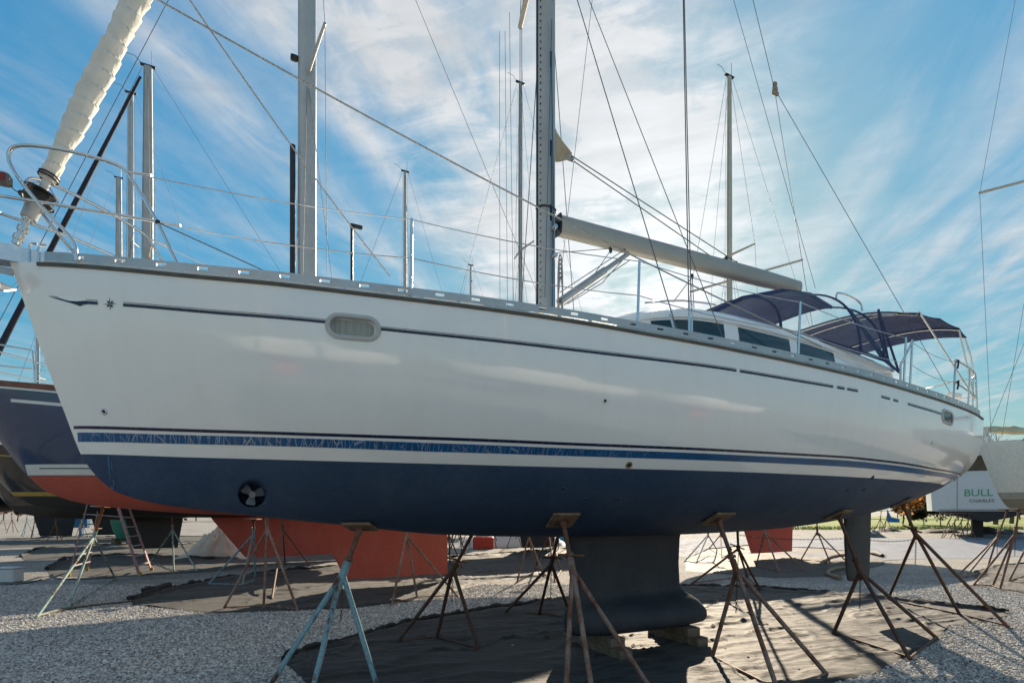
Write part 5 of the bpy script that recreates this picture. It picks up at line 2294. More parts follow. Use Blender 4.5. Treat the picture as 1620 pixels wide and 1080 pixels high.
NAVY_HULL = gloss('navy_topsides', (0.016, 0.045, 0.115), .22)
RED_BOT = antifoul('antifoul_red', (0.42, 0.085, 0.058), (0.46, 0.20, 0.15), .7)
RED_BRIGHT = antifoul('antifoul_bright_red', (0.55, 0.085, 0.06), (0.50, 0.2, 0.15), .5)
TEAK = mat('teak_rail', (0.20, 0.075, 0.045), .6, 0, .3, 6)
WSTRIPE = mat('white_boot_stripe', (0.68, 0.70, 0.68), .4, 0, .06)
GOLD = mat('gold_stripe', (0.40, 0.26, 0.05), .4, 0, .15)
NA, NT = -2.9, 7.5
k0, k1 = bpx(497, 830, NT).x - NA, bpx(707, 850, NT).x - NA
kb0, kb1 = bpx(546, 914, NT).x - NA, bpx(708, 905, NT).x - NA
nv = Boat('sailboat', 'navy blue sailboat with white boot stripe and red bottom behind the white yacht', row_loc(NA, NT), BTH, 14.6, 4.2, (4.22, 3.72, 3.75), 2.52, 1.70, NAVY_HULL, RED_BOT, 1.0, (k0, k1, kb0, kb1, .22, .30), RED_BOT)
nv.stripe('boot_stripe', lambda s: 2.525, lambda s: 2.72, WSTRIPE, 1.0)
nv.stripe('boot_line', lambda s: 2.635, lambda s: 2.655, NAVY_HULL, 1.25, off=.009)
nv.stripe('cove_stripe', lambda s: nv.zs(s) - .30, lambda s: nv.zs(s) - .245, WSTRIPE, .9, 13.8)
nv.stripe('rail_moulding', lambda s: nv.zs(s) - .075, lambda s: nv.zs(s) - .04, WSTRIPE, .1, off=.02)
nv.stripe('teak_toe_rail', lambda s: nv.zs(s) - .04, lambda s: nv.zs(s) + .07, TEAK, .05, off=.012)
ms_, mt_ = mast_fit(486, -60, NT, NA)
nv.mast(ms_, 19.5, .205, mat('mast_pale', (0.45, 0.46, 0.45), .45, .3, .08, 3), ((.52, 1.55), (.78, 1.2)), True, 5.2)
nv.rails(7, .66)
nv.cabin(ms_ - 1.0, 11.5, 1.15, .5)
# dark covered pole standing in front of the mast
mb = MB()
q0, q1 = bpx(463, 425, NT), bpx(463, 230, NT)
mb.path([(q0.x - NA, 0, 3.9), (q1.x - NA, 0, q1.z)], .062, 10)
mb.build('stowed_pole', mat('dark_cover', (0.03, 0.035, 0.045), .8), nv.e)
mb = MB()
q1 = bpx(553, 368, NT)
mb.path([(q1.x - NA, -.3, 3.8), (q1.x - NA, -.3, q1.z)], .035, 8)
mb.cbox((q1.x - NA + .1, -.3, q1.z + .03), (.28, .1, .07), .01)
mb.build('antenna_pole', BLACK, nv.e)
mb = MB()
mb.cbox((ms_ - .28, 0, bpx(480, 97, NT).z), (.16, .12, .12), .02)
mb.build('deck_light', BLACK, nv.e, 0)

# --- black hull with gold lines further along the row
BLACK_HULL = gloss('black_topsides', (0.008, 0.009, 0.010), .2)
GREY_BOT = antifoul('antifoul_charcoal', (0.022, 0.024, 0.027), (0.05, 0.05, 0.05), .6)
BA, BT = -5.5, 15.0
ms_, mt_ = mast_fit(234, 106, BT, BA)
k0, k1 = bpx(333, 820, BT).x - BA, bpx(560, 830, BT).x - BA
kb0, kb1 = bpx(388, 877, BT).x - BA, bpx(540, 877, BT).x - BA
bk = Boat('sailboat', 'black sailboat with gold stripe at the waterline and dark grey bottom', row_loc(BA, BT), BTH, 13.0, 3.9, (4.10, 3.75, 3.75), 2.28, 1.62, BLACK_HULL, GREY_BOT, 1.3, (k0, k1, kb0, kb1, .24, .35), RED_BOT)
bk.stripe('waterline_stripe', lambda s: 2.28, lambda s: 2.40, GOLD, .5)
bk.stripe('cove_stripe', lambda s: bk.zs(s) - .60, lambda s: bk.zs(s) - .565, GOLD, .3)
bk.stripe('white_bulwark', lambda s: bk.zs(s) - .28, lambda s: bk.zs(s) + .02, WSTRIPE, .05)
bk.mast(ms_, mt_, .15, None, ((.50, .9),), True, 4.5, mat('dark_sail_cover', (0.02, 0.022, 0.035), .85))
bk.rails(6)
bk.cabin(ms_ - .5, 9.5, 1.0, .65)

# --- boats of which little more than the mast shows above the white yacht


def masted(px, py, t, a, L, label, m=None, r=.11, spr=((.5, .9),), hullm=None, **k):
    ms, mt = mast_fit(px, py, t, a)
    b_ = Boat('sailboat', label, row_loc(a, t), BTH, L, L * .30, (3.5, 3.1, 3.15), 2.05, 1.45, hullm or WHITE, k.get('bot', GREY_BOT), .8, k.get('keel', (ms - .2, ms + 1.9, ms + .1, ms + 1.7, .22, .25)), k.get('keel_m'))
    b_.mast(ms, mt, r, m, spr, True, L * .33, k.get('furl'))
    b_.rails(5)
    b_.cabin(ms - 1, L * .72, L * .085, .4)
    return b_


CREAM_MAST = mat('mast_cream', (0.50, 0.47, 0.38), .5, 0, .1, 3)
masted(641, 272, 22, 3.6, 11.5, 'sailboat with slim grey mast and wind vane rising behind the yacht foredeck', None, .09, ((.32, .8),))
masted(823, 132, 15, 7.7, 11, 'sailboat with slender pale mast standing just forward of the yacht mast', None, .085, ((.58, .9),))
masted(207, 148, 22, -7.2, 10.4, 'sailboat with plain grey mast close beside the black boat mast', None, .11, ((.62, .7),), hullm=BLACK_HULL)
masted(188, 282, 30, -9.2, 9.6, 'distant sailboat with short thick mast seen between pulpit rails', None, .16, ((.6, .6),), hullm=BLACK_HULL)
for px, py, t, a, L, lab, hm in ((60, 420, 38, -20, 10, 'far sailboat with charcoal bottom beyond the blue covered box', BLACK_HULL), (150, 450, 38.5, -9, 10, 'far sailboat standing behind the rounded green tank', NAVY_HULL), (560, 470, 37, 4, 11, 'far white sailboat in the back row behind the red keels', WHITE), (745, 420, 30, 13, 10.5, 'far white sailboat beyond the pale sheeting heap', WHITE)):
    masted(px, py, t, a, L, lab, None, .09, ((.5, .7),), hm)
RA, RT = 14.4, 8.2
q0, q1 = bpx(1172, 842, RT).x - RA, bpx(1254, 842, RT).x - RA
rk = masted(1154, 122, RT, RA, 11.5, 'sailboat with cream mast and bright red keel beyond the yacht rudder', CREAM_MAST, .115, ((.55, .95),), keel=(q0, q1, q0 + .55, q1 - .05, .24, .22), keel_m=RED_BRIGHT, bot=RED_BRIGHT)
mb = MB()
for q in ((1112, 452, 1247, 421),):
    a, b_ = bpx(q[0], q[1], RT), bpx(q[2], q[3], RT)
    mb.tube((a.x - RA, 0.6, a.z), (b_.x - RA, -0.6, b_.z), .04, n=8)
mb.build('lower_spreader', CREAM_MAST, rk.e)

# --- grey white hull at the right
GW = antifoul('chalky_white_hull', (0.82, 0.79, 0.70), (0.66, 0.62, 0.52), .6)
GWB = antifoul('chalky_tan_bottom', (0.30, 0.27, 0.19), (0.36, 0.32, 0.24), .8)
E0 = ypx(1546, 716, 16.6)
ang = R(-28)
Lr = 11.5
rz = ang
loc = (E0.x, E0.y, 0)
rb_ = Boat('sailboat', 'chalky grey white sailboat hull with tan bottom beside the paved lane', loc, rz, Lr, 3.7, (3.9, 3.7, 3.68), 2.22, 1.55, GW, GWB, .55, (4.8, 6.8, 5.0, 6.6, .22, .25), GWB, .72, .35)
rb_.stripe('rail_cap', lambda s: rb_.zs(s) - .05, lambda s: rb_.zs(s) + .04, WHITE, .05, off=.015)
rb_.stripe('water_band', lambda s: 2.23, lambda s: 2.40, mat('faded_band', (0.42, 0.40, 0.34), .6), .4)
rb_.mast(4.6, 17.5, .11, None, ((.42, 1.05), (.7, .8)), True, 4.0)
rb_.cabin(3.5, 8.5, 1.05, .45)
# the dark edge of its cover and the spreader with wires that enter the picture
mb = MB()
mb.grid([[(1.2 + .7 * i, y * .9, rb_.zs(2) + .08 + .35 * (1 - abs(y)) * (1 - i / 5)) for y in (-1, -.6, -.2, .2, .6, 1)] for i in range(5)])
mb.build('cockpit_cover', mat('olive_cover', (0.10, 0.09, 0.06), .9, 0, .3), rb_.e)
sp0, sp1 = ypx(1550, 305, 14.0), ypx(1650, 279, 14.6)
bpy.context.view_layer.update()
inv_ = rb_.e.matrix_world.inverted()


def world_part(pts, r_, m, name, e_):
    mb_ = MB()
    mb_.path([inv_ @ Vector(p) for p in pts], r_, 7)
    return mb_.build(name, m, e_)


world_part([sp0, sp1], .035, CREAM_MAST, 'spreader', rb_.e)
world_part([ypx(1607, -5, 14.2), sp0, ypx(1568, 690, 15.6)], .005, WIRE, 'shroud', rb_.e)
world_part([ypx(1620, 480, 14.8), ypx(1585, 690, 15.4)], .005, WIRE, 'lower_shroud', rb_.e)


# --- motor yacht with its transom to the lane
MY = Vector(((1562 - CX) / F * 30.0, 30.0, 0.30))
MG = ypx(1562, 857, 30.0)
my = empty('motor_yacht', (MY.x, MY.y, ground_z(MY.x, MY.y)), R(-36))
tag(my, 'pale motor yacht on stands with green name lettering on its transom', 'motor yacht')
gz = ground_z(MY.x, MY.y)
zt = lambda py: CAMH + (YH - py) * 30.0 / F - gz
PALE = mat('motor_hull_pale', (0.50, 0.55, 0.58), .35, 0, .05)
hwid = 2.5
mb = MB()
sec_ = [(-hwid * .97, zt(808)), (-hwid, zt(772)), (-hwid * 1.02, zt(771)), (-hwid * 1.03, zt(744)), (hwid * 1.03, zt(744)), (hwid * 1.02, zt(771)), (hwid, zt(772)), (hwid * .97, zt(808))]
rows = [[(x, y, z) for x, z in sec_] for y in (0, 4, 8)] + [[(x * .6, 11, z + (.2 if z > zt(790) else .3)) for x, z in sec_], [(x * .05, 14, z + (.3 if z > zt(790) else .8)) for x, z in sec_]]
mb.grid(rows, True)
mb.f.append(tuple(range(8)))
hl = mb.build('hull', PALE, my, 30)
mb = MB()
secb = [(-hwid * .85, zt(808)), (0, zt(826)), (hwid * .85, zt(808))]
mb.grid([[(x, y, z) for x, z in secb] for y in (0.05, 8)] + [[(x * .5, 11.5, z + .3) for x, z in secb]])
mb.add([(x, .05, z) for x, z in secb], [(0, 1, 2)])
mb.build('underwater_hull', GREY_BOT, my, 30)
mb = MB()
mb.box((-hwid * .52, -.012, zt(775)), (.02, .02, zt(746) - zt(806)))
mb.box((0, -.014, zt(806)), (hwid * 1.7, .03, .04))
mb.build('transom_seam', mat('seam_grey', (.1, .1, .1), .6), my, 0)
mb = MB()
mb.box((-hwid * .20, .9, zt(722)), (hwid * 1.2, .1, zt(704) - zt(742)))
mb.build('saloon_door', mat('dark_saloon', (0.06, 0.035, 0.02), .3, 0, .4, 1.2), my, 0)
mb = MB()
for x, w in ((-hwid * .90, .30), (-hwid * .60, .34), (hwid * .42, .4)):
    mb.box((x, .6, zt(722)), (w, .9, zt(702) - zt(744)))
mb.build('cabin_side', mat('cabin_cream', (0.62, 0.58, 0.48), .5), my, 0)
mb = MB()
mb.cbox((0, 3.4, zt(700)), (hwid * 1.9, 6.5, .18), .05)
mb.cbox((0, 4.4, zt(722)), (hwid * 1.7, 5.5, zt(702) - zt(744)), .08)
mb.build('cabin', mat('cabin_cream', (0.62, 0.58, 0.48), .5), my, 0)
rows = []
for i in range(15):
    x = -hwid * .72 + hwid * 1.5 * i / 14
    rows.append([(x, .1 + .8 * j / 6, zt(690) + .35 * math.sin(math.pi * j / 6) + .12 * mnoise.noise(Vector((i * .6, j * .7, 2))) + .25 * math.sin(math.pi * i / 14)) for j in range(7)])
mb = MB()
mb.grid(rows)
mb.build('cream_cover', mat('cover_cream', (0.50, 0.46, 0.30), .8, 0, .2, 2), my, 60)
mb = MB()
mb.tube((-hwid * .62, -.1, zt(720)), (hwid * .1, -.1, zt(716)), .10, n=10)
mb.build('davit_beam', mat('davit_white', (.62, .63, .62), .4), my)
for x0, x1 in ((-.30, -.08), (.12, -.04), (-.18, .0)):
    mb = MB()
    mb.tube((hwid * x0, -.1, zt(718)), (hwid * x1, -.1, zt(676)), .07, n=8)
    mb.build('davit_leg', MATS['davit_white'], my)


def lettering(txt, size, loc, m, parent, name, rot=(R(90), 0, 0)):
    cu = bpy.data.curves.new(name, 'FONT')
    cu.body = txt
    cu.size = size
    cu.align_x = 'LEFT'
    cu.extrude = 0.006
    o_ = bpy.data.objects.new(name + '_tmp', cu)
    COL.objects.link(o_)
    dg = bpy.context.evaluated_depsgraph_get()
    me = bpy.data.meshes.new_from_object(o_.evaluated_get(dg))
    bpy.data.objects.remove(o_)
    me.materials.append(m)
    q = bpy.data.objects.new(name, me)
    COL.objects.link(q)
    q.parent = parent
    q.location = loc
    q.rotation_euler = rot
    return q


lettering('BULL', .56, (-1.02, -.02, zt(784)), mat('letter_green', (0.05, 0.30, 0.16), .5), my, 'name_lettering')
lettering('CHARLES', .26, (-0.78, -.02, zt(794)), mat('letter_grey', (0.12, 0.15, 0.18), .5), my, 'port_lettering')
mb = MB()
mb.box((hwid * -.1, 2.2, zt(838)), (.5, .8, zt(822) - zt(856)))
mb.build('skeg', GREY_BOT, my, 0)

# --- boats standing behind the photographer, mirrored faintly in the gelcoat
for i, (x, y, a) in enumerate(((-9.5, -10.5, R(26)), (2.5, -9.0, R(24)), (13.5, -6.0, R(28)))):
    b_ = Boat('sailboat', ['white sailboat with red bottom in the row facing the yacht bow', 'white sailboat with charcoal bottom in the row facing the yacht keel', 'white sailboat with red bottom in the row facing the yacht stern'][i], (x, y, 0), a, 10.5, 3.3, (3.6, 3.2, 3.25), 2.1, 1.5, WHITE, (RED_BOT, GREY_BOT, RED_BRIGHT)[i], .8, (3.9, 5.9, 4.1, 5.7, .05, .25))
    b_.cabin(2.8, 7.5, .95, .45)
    b_.mast(3.9, 15, .1, None, ((.5, .9),), True)
# ------------------------------------------------------------------ stands under the other boats
NAVG = 'jack stands under the navy sailboat'


def free_stand(top, collar, feet, m, label, group, Y=None, **k):
    fw = [gpx(*f) for f in feet]
    fy = sum(f.y for f in fw) / 3
    P = ypx(top[0], top[1], fy + (k.pop('dy', 0.0)))
    c_ = ypx(collar[0], collar[1], fy + (P.y - fy) * .6)
    return jack_stand(P, Vector((0, 0, 1)), c_, fw, m, label, group, r=k.pop('r', .024), **k)


free_stand((163, 803), (148, 850), ((58, 977), (108, 962), (183, 916)), RUST_GREEN, 'pale green jack stand with rusty feet beneath the navy sailboat bow', NAVG, post_m=RUST_ORANGE, pad_m=RUST_ORANGE, chain=False, pad_size=.2)
free_stand((421, 806), (423, 838), ((354, 963), (417, 960), (471, 966)), RUST_GREY, 'grey brown jack stand on black cloth ahead of the navy boat keel', NAVG, chain=False)
free_stand((401, 822), (401, 846), ((329, 925), (383, 926), (404, 919)), RUST_BLUE, 'slim blue jack stand at cloth edge ahead of the navy boat keel', NAVG, chain=False, post_m=RUST_DARK)
free_stand((446, 816), (448, 838), ((430, 948), (451, 892), (490, 895)), RUST_DARK, 'dark rusty jack stand close to the red keel leading edge', NAVG, chain=False)
free_stand((272, 804), (273, 838), ((238, 890), (275, 903), (312, 904)), RUST_GREEN, 'rusty green jack stand between stepladder and heaped white sheeting', NAVG, chain=False)
free_stand((643, 822), (643, 848), ((620, 957), (660, 946), (724, 944)), RUST_GREY, 'pale rusty jack stand in front of the navy boat red keel', NAVG, chain=False)
free_stand((708, 820), (710, 846), ((694, 902), (712, 892), (732, 899)), RUST, 'rusty jack stand just behind the navy boat red keel', NAVG, chain=False)
free_stand((838, 820), (836, 850), ((818, 921), (848, 905), (861, 912)), RUST_GREY, 'thin jack stand on cloth between red keel and yacht keel', NAVG, chain=False)
free_stand((868, 818), (868, 846), ((846, 898), (878, 921), (888, 903)), RUST, 'brown jack stand seen just forward of the yacht keel', NAVG, chain=False)
REDG = 'jack stands under the red keeled sailboat'
free_stand((1210, 818), (1210, 842), ((1196, 896), (1233, 905), (1272, 902)), RUST_GREY, 'weathered brown jack stand in front of the bright red keel', REDG, chain=False)
free_stand((1292, 816), (1293, 842), ((1267, 886), (1313, 890), (1340, 889)), RUST, 'rusty jack stand between bright red keel and rudder', REDG, chain=False)
free_stand((1122, 818), (1120, 846), ((1083, 888), (1101, 891), (1136, 872)), RUST_BLUE, 'blue grey jack stand on gravel behind the yacht keel', REDG, chain=False)
free_stand((1140, 818), (1140, 846), ((1118, 872), (1142, 884), (1160, 872)), RUST_DARK, 'dark jack stand at road edge behind the yacht keel', REDG, chain=False)
RG = 'jack stands under the grey white hull'
for top, col_, ft, m, lab in (((1594, 806), (1578, 850), ((1520, 906), (1527, 914), (1560, 906)), RUST_GREY, 'weathered jack stand at the bow end of the chalky hull'),
                              ((1612, 806), (1606, 846), ((1540, 926), (1570, 928), (1582, 932)), RUST, 'rusty jack stand next aft along the chalky hull'),
                              ((1640, 806), (1632, 850), ((1596, 920), (1622, 912), (1660, 925)), RUST_GREY, 'weathered jack stand amidships under the chalky hull')):
    free_stand(top, col_, ft, m, lab, RG, chain=True)
FARG = 'stands in the far rows'
rs_ = random.Random(21)


def simple_stand(x, y, h, m, label, group, tilt=0):
    gz_ = ground_z(x, y)
    a = rs_.uniform(0, 6.28)
    ft = [Vector((x + .42 * math.cos(a + 2.094 * i), y + .42 * math.sin(a + 2.094 * i), gz_)) for i in range(3)]
    jack_stand((x + tilt, y, gz_ + h), (0, 0, 1), (x + tilt * .3, y, gz_ + h * .62), ft, m, label, group, chain=False, braces=False, r=.022, pad_size=.22)


far_l = {id(RUST): 'brown rusty', id(RUST_BLUE): 'pale blue', id(RUST_GREY): 'weathered pale brown', id(RUST_ORANGE): 'orange rusted', id(RUST_GREEN): 'pale green', id(RUST_DARK): 'blackened'}
for px, py, m in ((20, 842, RUST), (42, 848, RUST_BLUE), (56, 850, RUST_GREY), (70, 845, RUST_ORANGE), (88, 856, RUST_ORANGE), (100, 852, RUST), (128, 850, RUST_GREEN), (205, 856, RUST_BLUE), (225, 850, RUST_DARK), (250, 860, RUST), (5, 838, RUST_GREY),
                  (720, 868, RUST), (742, 865, RUST_GREY), (765, 862, RUST), (780, 866, RUST_DARK), (798, 862, RUST_GREY), (815, 866, RUST), (856, 868, RUST_ORANGE), (886, 872, RUST), (892, 862, RUST_GREY), (725, 876, RUST_DARK)):
    p = gpx(px, py)
    simple_stand(p.x, p.y, 1.75, m, far_l[id(m)] + (' jack stand in the far rows beyond the stepladder' if px < 400 else ' jack stand in the far rows before the pale sheeting heap'), FARG, rs_.uniform(-.2, .2))
for px, py in ((1497, 843), (1507, 843), (1518, 842), (1530, 844)):
    p = ypx(px, py, 30.5)
    simple_stand(p.x, p.y, zt(812), RUST_GREY, 'leaning jack stand beneath the pale motor yacht', 'jack stands under the motor yacht', rs_.uniform(.1, .4))
for px, py in ((1392, 842), (1402, 842)):
    p = gpx(px, py + 6)
    simple_stand(p.x, p.y, 1.5, RUST_GREY, 'spare jack stand standing by the far side of the lane', 'spare stands by the lane', 0.1)

# ------------------------------------------------------------------ heaps and far things under the hulls


def heap(name, px0, px1, py, h, m, label, cat, Y=None, seed=0, depth=.6, n=34):
    a, b_ = gpx(px0, py), gpx(px1, py)
    rows_ = []
    w = (b_ - a).length
    for i in range(n + 1):
        u = i / n
        r_ = []
        for j in range(13):
            v = j / 12
            p = a.lerp(b_, u) + Vector((0, depth * (v - .0), 0))
            env = (math.sin(math.pi * v) ** .7) * min(1, 4 * u, 4 * (1 - u))
            z = h * env * (.62 + .7 * mnoise.noise(Vector((u * w * .9, v * 1.1, seed))) + .22 * abs(mnoise.noise(Vector((u * w * 4, v * 4, seed + 3)))))
            p.z = ground_z(p.x, p.y) + max(0, z) + (0.003)
            r_.append(p)
        rows_.append(r_)
    mb_ = MB()
    mb_.grid(rows_)
    o_ = mb_.build(name, m, None, 25)
    tag(o_, label, cat)
    return o_


# crumpled white sheeting beside the red keel
SHEET = mat('crumpled_sheet', (0.56, 0.53, 0.47), .6, 0, .15, 2, .5, 9)
p0 = gpx(300, 884)
rows = []
for i in range(41):
    u = i / 40
    r_ = []
    for j in range(25):
        v = j / 24
        x = p0.x - .55 + 2.75 * u
        y = p0.y - .2 + 1.5 * v
        hgt = 1.30 * math.exp(-((u - .55) / .27) ** 2) * math.sin(math.pi * min(1, v * 1.05)) ** .6 + .40 * math.exp(-((u - .25) / .2) ** 2) * math.sin(math.pi * v) ** .7
        q = Vector((x * 1.6, y * 1.6, 2))
        cr = .50 * abs(mnoise.noise(q * 1.6)) + .32 * abs(mnoise.noise(q * 3.4)) + .12 * abs(mnoise.noise(q * 8))
        z = hgt * (1 - cr * 1.1) + (.02 if 0 < i < 40 and 0 < j < 24 else 0) * (1 + cr * 3)
        r_.append((x + .08 * mnoise.noise(q * 2), y + .06 * mnoise.noise(q * 2.3), max(.01, z) if 0 < j < 24 else .006))
    rows.append(r_)
mb = MB()
mb.grid(rows)
tag(mb.build('crumpled_sheet', SHEET, None, 12), 'heap of crumpled white sheeting on the ground beside the red keel', 'sheeting')

heap('sheeting_heap', 712, 905, 866, 1.15, mat('far_white_sheet', (0.45, 0.47, 0.50), .7, 0, .2, 1.5), 'long pale sheeting heap far behind the yacht keel', 'sheeting', seed=4, depth=2.5)
p = gpx(765, 868)
mb = MB()
mb.cbox(p + Vector((0, 0, .30)), (1.0, .6, .60), .05)
tag(mb.build('plastic_crate', mat('crate_red', (0.45, 0.045, 0.03), .5), None, 0), 'red plastic crate in front of pale sheeting heap', 'crate')
p = gpx(866, 858)
mb = MB()
mb.cbox(p + Vector((.3, 0, .85)), (3.2, .5, 1.5), .08)
tag(mb.build('blue_tarp_cover', mat('tarp_blue', (0.03, 0.25, 0.42), .6, 0, .2, 1), None, 0), 'bright blue sheet far behind the brown stand near the yacht keel', 'tarpaulin')
p = ypx(100, 824, 38)
mb = MB()
mb.cbox((p.x, 38, p.z - .1), (3.6, .4, .72), .06)
mb.box((p.x - 1.2, 38.1, (p.z - .4) / 2), (.2, .2, p.z - .4))
mb.box((p.x + 1.2, 38.1, (p.z - .4) / 2), (.2, .2, p.z - .4))
tag(mb.build('blue_trailer_cover', mat('tarp_blue2', (0.02, 0.17, 0.36), .6, 0, .2, 1), None, 0), 'long blue covered box on legs far beneath the black hull', 'trailer')
# green hulled dinghy standing on end behind the ladder
g0 = gpx(196, 862)
mb = MB()
rows = []
for i in range(13):
    u = i / 12
    zc = .35 + 1.3 * u
    w = .95 * (1 - .5 * (1 - u) ** 2) * (1 if u < .95 else .98)
    rows.append([(g0.x + w * math.cos(an) * .75, g0.y + .6 * w * math.sin(an) * .7, zc) for an in [2 * math.pi * k / 24 for k in range(24)]])
mb.grid(rows, True)
mb.f.append(tuple(range(24)))
mb.f.append(tuple(range(12 * 24, 13 * 24)))
tag(mb.build('tank', mat('tank_green', (0.02, 0.20, 0.13), .5, 0, .15, 2), None, 40), 'rounded green tank behind the rungs of the stepladder', 'tank')
mb = MB()
for dx in (-.4, .4):
    mb.box((g0.x + dx, g0.y, .19), (.2, .5, .38))
tag(mb.build('tank_cradle', WOOD, None, 0), 'timber cradle carrying the rounded green tank', 'cradle')

for a in ((1462, 1530, 850, .5, 8), (1535, 1640, 852, .45, 9)):
    heap('cloth_heap', a[0], a[1], a[2], a[3], TARP, ['long black cloth heap under the left of the motor yacht', 'long black cloth heap under the right of the motor yacht'][a[4] - 8], 'tarpaulin', seed=a[4], depth=1.6)
heap('cloth_heap', 1392, 1432, 847, .35, TARP, 'dark low cloth heap at the far edge of the lane', 'tarpaulin', seed=12, depth=1.5)
heap('cloth_heap', 1375, 1406, 858, .6, mat('pallet_grey', (.12, .13, .13), .8, 0, .4, 3), 'small grey heap of cloth and timber beside the lane', 'tarpaulin', seed=14, depth=1.2)
# far blue cover beyond the grass
p = ypx(1412, 806, 70)
mb = MB()
mb.prism([Vector((p.x - .7, 70, .35)), Vector((p.x + .9, 70, .35)), Vector((p.x + .9, 70, .75)), Vector((p.x - .2, 70, 1.0)), Vector((p.x - .7, 70, 2.0))], (0.6, .8, 0))
tag(mb.build('covered_dinghy', mat('tarp_blue3', (0.02, 0.16, 0.50), .6), None, 0), 'bright blue pointed cover standing beyond the grass', 'tarpaulin')

# ------------------------------------------------------------------ trees


def leaf_mat(name, cols):
    m, nt, b = nodes(name)
    oi = nt.nodes.new('ShaderNodeNewGeometry')
    nt.links.new(ramp(nt, oi.outputs['Random Per Island'], [(i / (len(cols) - 1), c) for i, c in enumerate(cols)]), b.inputs['Base Color'])
    b.inputs['Roughness'].default_value = .8
    b.inputs['Subsurface Weight'].default_value = 0
    # thin leaves let light through
    tr_ = nt.nodes.new('ShaderNodeBsdfTranslucent')
    nt.links.new(b.inputs['Base Color'].links[0].from_socket, tr_.inputs['Color'])
    mx = nt.nodes.new('ShaderNodeMixShader')
    mx.inputs[0].default_value = .65
    out = nt.nodes['Material Output']
    nt.links.new(b.outputs[0], mx.inputs[1])
    nt.links.new(tr_.outputs[0], mx.inputs[2])
    nt.links.new(mx.outputs[0], out.inputs[0])
    return m


ORANGE = leaf_mat('autumn_leaves', [(.35, .10, .03), (.65, .22, .05), (.80, .34, .09), (.85, .45, .18)])
GREEN = leaf_mat('evergreen_leaves', [(.015, .022, .010), (.03, .04, .016), (.05, .06, .025)])
BROWN = leaf_mat('brown_leaves', [(.07, .04, .025), (.13, .075, .04), (.18, .10, .05)])
BARK = mat('bark', (.10, .075, .055), .9, 0, .3, 6)


def branches(mb_, p, d, ln, r, depth, tips, rg):
    q = p + d * ln
    mb_.path([p, p.lerp(q, .5) + Vector((rg.uniform(-.05, .05), rg.uniform(-.05, .05), 0)) * ln, q], r, 5, [r, r * .82, r * .62], caps=False)
    tips.append(q)
    if depth == 0:
        return
    for k in range(rg.choice((2, 3, 3))):
        a = rg.uniform(0, 6.28)
        sp = rg.uniform(.35, .8)
        u, v = frame(d)
        nd = (d * math.cos(sp) + (u * math.cos(a) + v * math.sin(a)) * math.sin(sp) + Vector((0, 0, .12))).normalized()
        branches(mb_, p.lerp(q, rg.uniform(.6, 1)), nd, ln * rg.uniform(.6, .8), r * .58, depth - 1, tips, rg)


def tree(loc, h, label, leaf=None, spread=1.0, seed=0, leaves=3500, ls=.16, group=None, name='tree', depth=4, low=.25):
    rg = random.Random(seed)
    e = empty(name, loc)
    tag(e, label, 'tree', group)
    mb_ = MB()
    tips = []
    branches(mb_, Vector((0, 0, -.05)), Vector((rg.uniform(-.05, .05), 0, 1)).normalized(), h * .34, h * .022, depth, tips, rg)
    mb_.build('trunk', BARK, e, 60)
    if leaf:
        V, Fc = [], []
        tp = [t_ for t_ in tips if t_.z > h * low]
        for i in range(leaves):
            c_ = rg.choice(tp) + Vector((rg.gauss(0, .055), rg.gauss(0, .055), rg.gauss(0, .05))) * h * spread
            if c_.z < h * .1:
                continue
            s_ = ls * rg.uniform(.6, 1.3)
            u = Vector((rg.gauss(0, 1), rg.gauss(0, 1), rg.gauss(0, 1))).normalized()
            v = u.orthogonal().normalized()
            k = len(V)
            V += [tuple(c_ - u * s_), tuple(c_ + v * s_ * .6), tuple(c_ + u * s_), tuple(c_ - v * s_ * .6)]
            Fc.append((k, k + 1, k + 2, k + 3))
        mb_ = MB()
        mb_.v, mb_.f = V, Fc
        mb_.build('crown', leaf, e, 0)
    return e


def tloc(px, Y):
    x = (px - CX) / F * Y
    return (x, Y, ground_z(x, Y))


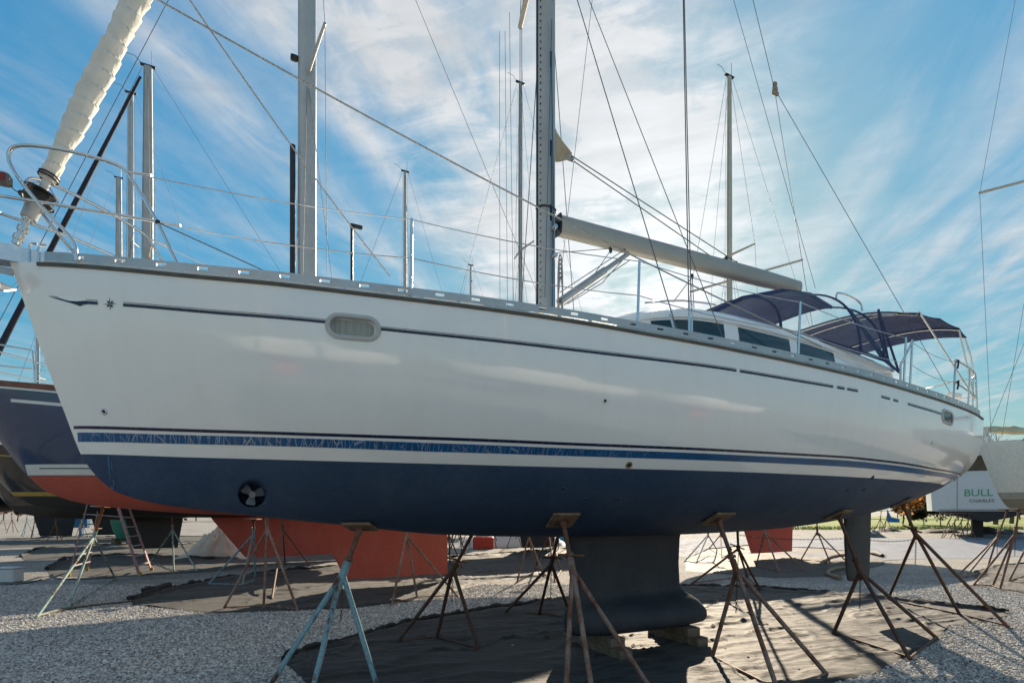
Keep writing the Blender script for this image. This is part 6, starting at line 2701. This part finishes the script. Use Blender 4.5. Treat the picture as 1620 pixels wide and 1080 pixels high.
tree(tloc(1440, 52), 6.4, 'low tree with bright orange autumn leaves beyond the grass', ORANGE, 1.3, 1, 5200, .17, depth=4)
tree(tloc(1428, 60), 4.2, 'small russet tree beside the orange tree', BROWN, 1.2, 2, 3000, .18)
tree(tloc(1488, 50), 2.6, 'dark green bush left of the motor yacht', GREEN, 1.4, 3, 2600, .12, name='bush', low=.05)
tree(tloc(1462, 54), 2.2, 'low dark green bush below the orange tree', GREEN, 1.4, 4, 2400, .12, name='bush', low=.05)
tree(tloc(1575, 58), 11.2, 'bare leafless tree rising behind the motor yacht', None, 1, 5, depth=6)
tree(tloc(1600, 62), 10.4, 'bare branching tree beside the taller leafless tree', None, 1, 6, depth=6)
rg_ = random.Random(40)
wood = {'l': MB(), 't': MB()}
for i in range(60):
    px = -160 + i * 32 + rg_.uniform(-16, 16)
    Y = rg_.uniform(85, 115)
    h = rg_.uniform(4.0, 6.5)
    base = Vector(tloc(px, Y))
    tips = []
    branches(wood['t'], base, Vector((rg_.uniform(-.08, .08), 0, 1)).normalized(), h * .34, h * .02, 3, tips, rg_)
    for k in range(900):
        c_ = rg_.choice(tips) + Vector((rg_.gauss(0, .09), rg_.gauss(0, .09), rg_.gauss(0, .08))) * h
        s_ = .34 * rg_.uniform(.6, 1.3)
        u = Vector((rg_.gauss(0, 1), rg_.gauss(0, 1), rg_.gauss(0, 1))).normalized()
        v = u.orthogonal().normalized()
        n0 = len(wood['l'].v)
        wood['l'].v += [tuple(c_ - u * s_), tuple(c_ + v * s_ * .6), tuple(c_ + u * s_), tuple(c_ - v * s_ * .6)]
        wood['l'].f.append((n0, n0 + 1, n0 + 2, n0 + 3))
MIXED = leaf_mat('mixed_autumn_leaves', [(.02, .03, .014), (.05, .05, .02), (.10, .06, .03), (.17, .09, .04), (.22, .12, .05)])
we = empty('distant_woodland', (0, 100, 0))
tag(we, 'hazy belt of brown and green autumn trees far beyond the yard', 'woodland', kind='stuff')
for k, nm, m in (('l', 'crowns', MIXED), ('t', 'trunks', BARK)):
    wood[k].v = [(a, b - 100, c) for a, b, c in wood[k].v]
    o = wood[k].build(nm, m, we, 0)
    o['kind'] = 'stuff'

# fallen leaves blown over the gravel and cloths
mb = MB()
for i in range(900):
    Y = rg_.uniform(4.6, 15)
    x = rg_.uniform(-1, 1) * Y
    a = rg_.uniform(0, 6.28)
    s_ = rg_.uniform(.012, .03)
    c_ = Vector((x, Y, rg_.uniform(.03, .045)))
    u = Vector((math.cos(a), math.sin(a), rg_.uniform(-.4, .4))) * s_
    v = Vector((-math.sin(a), math.cos(a), rg_.uniform(-.4, .4))) * s_ * .6
    mb.add([c_ - u, c_ + v, c_ + u, c_ - v], [(0, 1, 2, 3)])
tag(mb.build('fallen_leaves', BROWN, None, 0), 'small brown fallen leaves scattered over the gravel', 'leaves', kind='stuff')
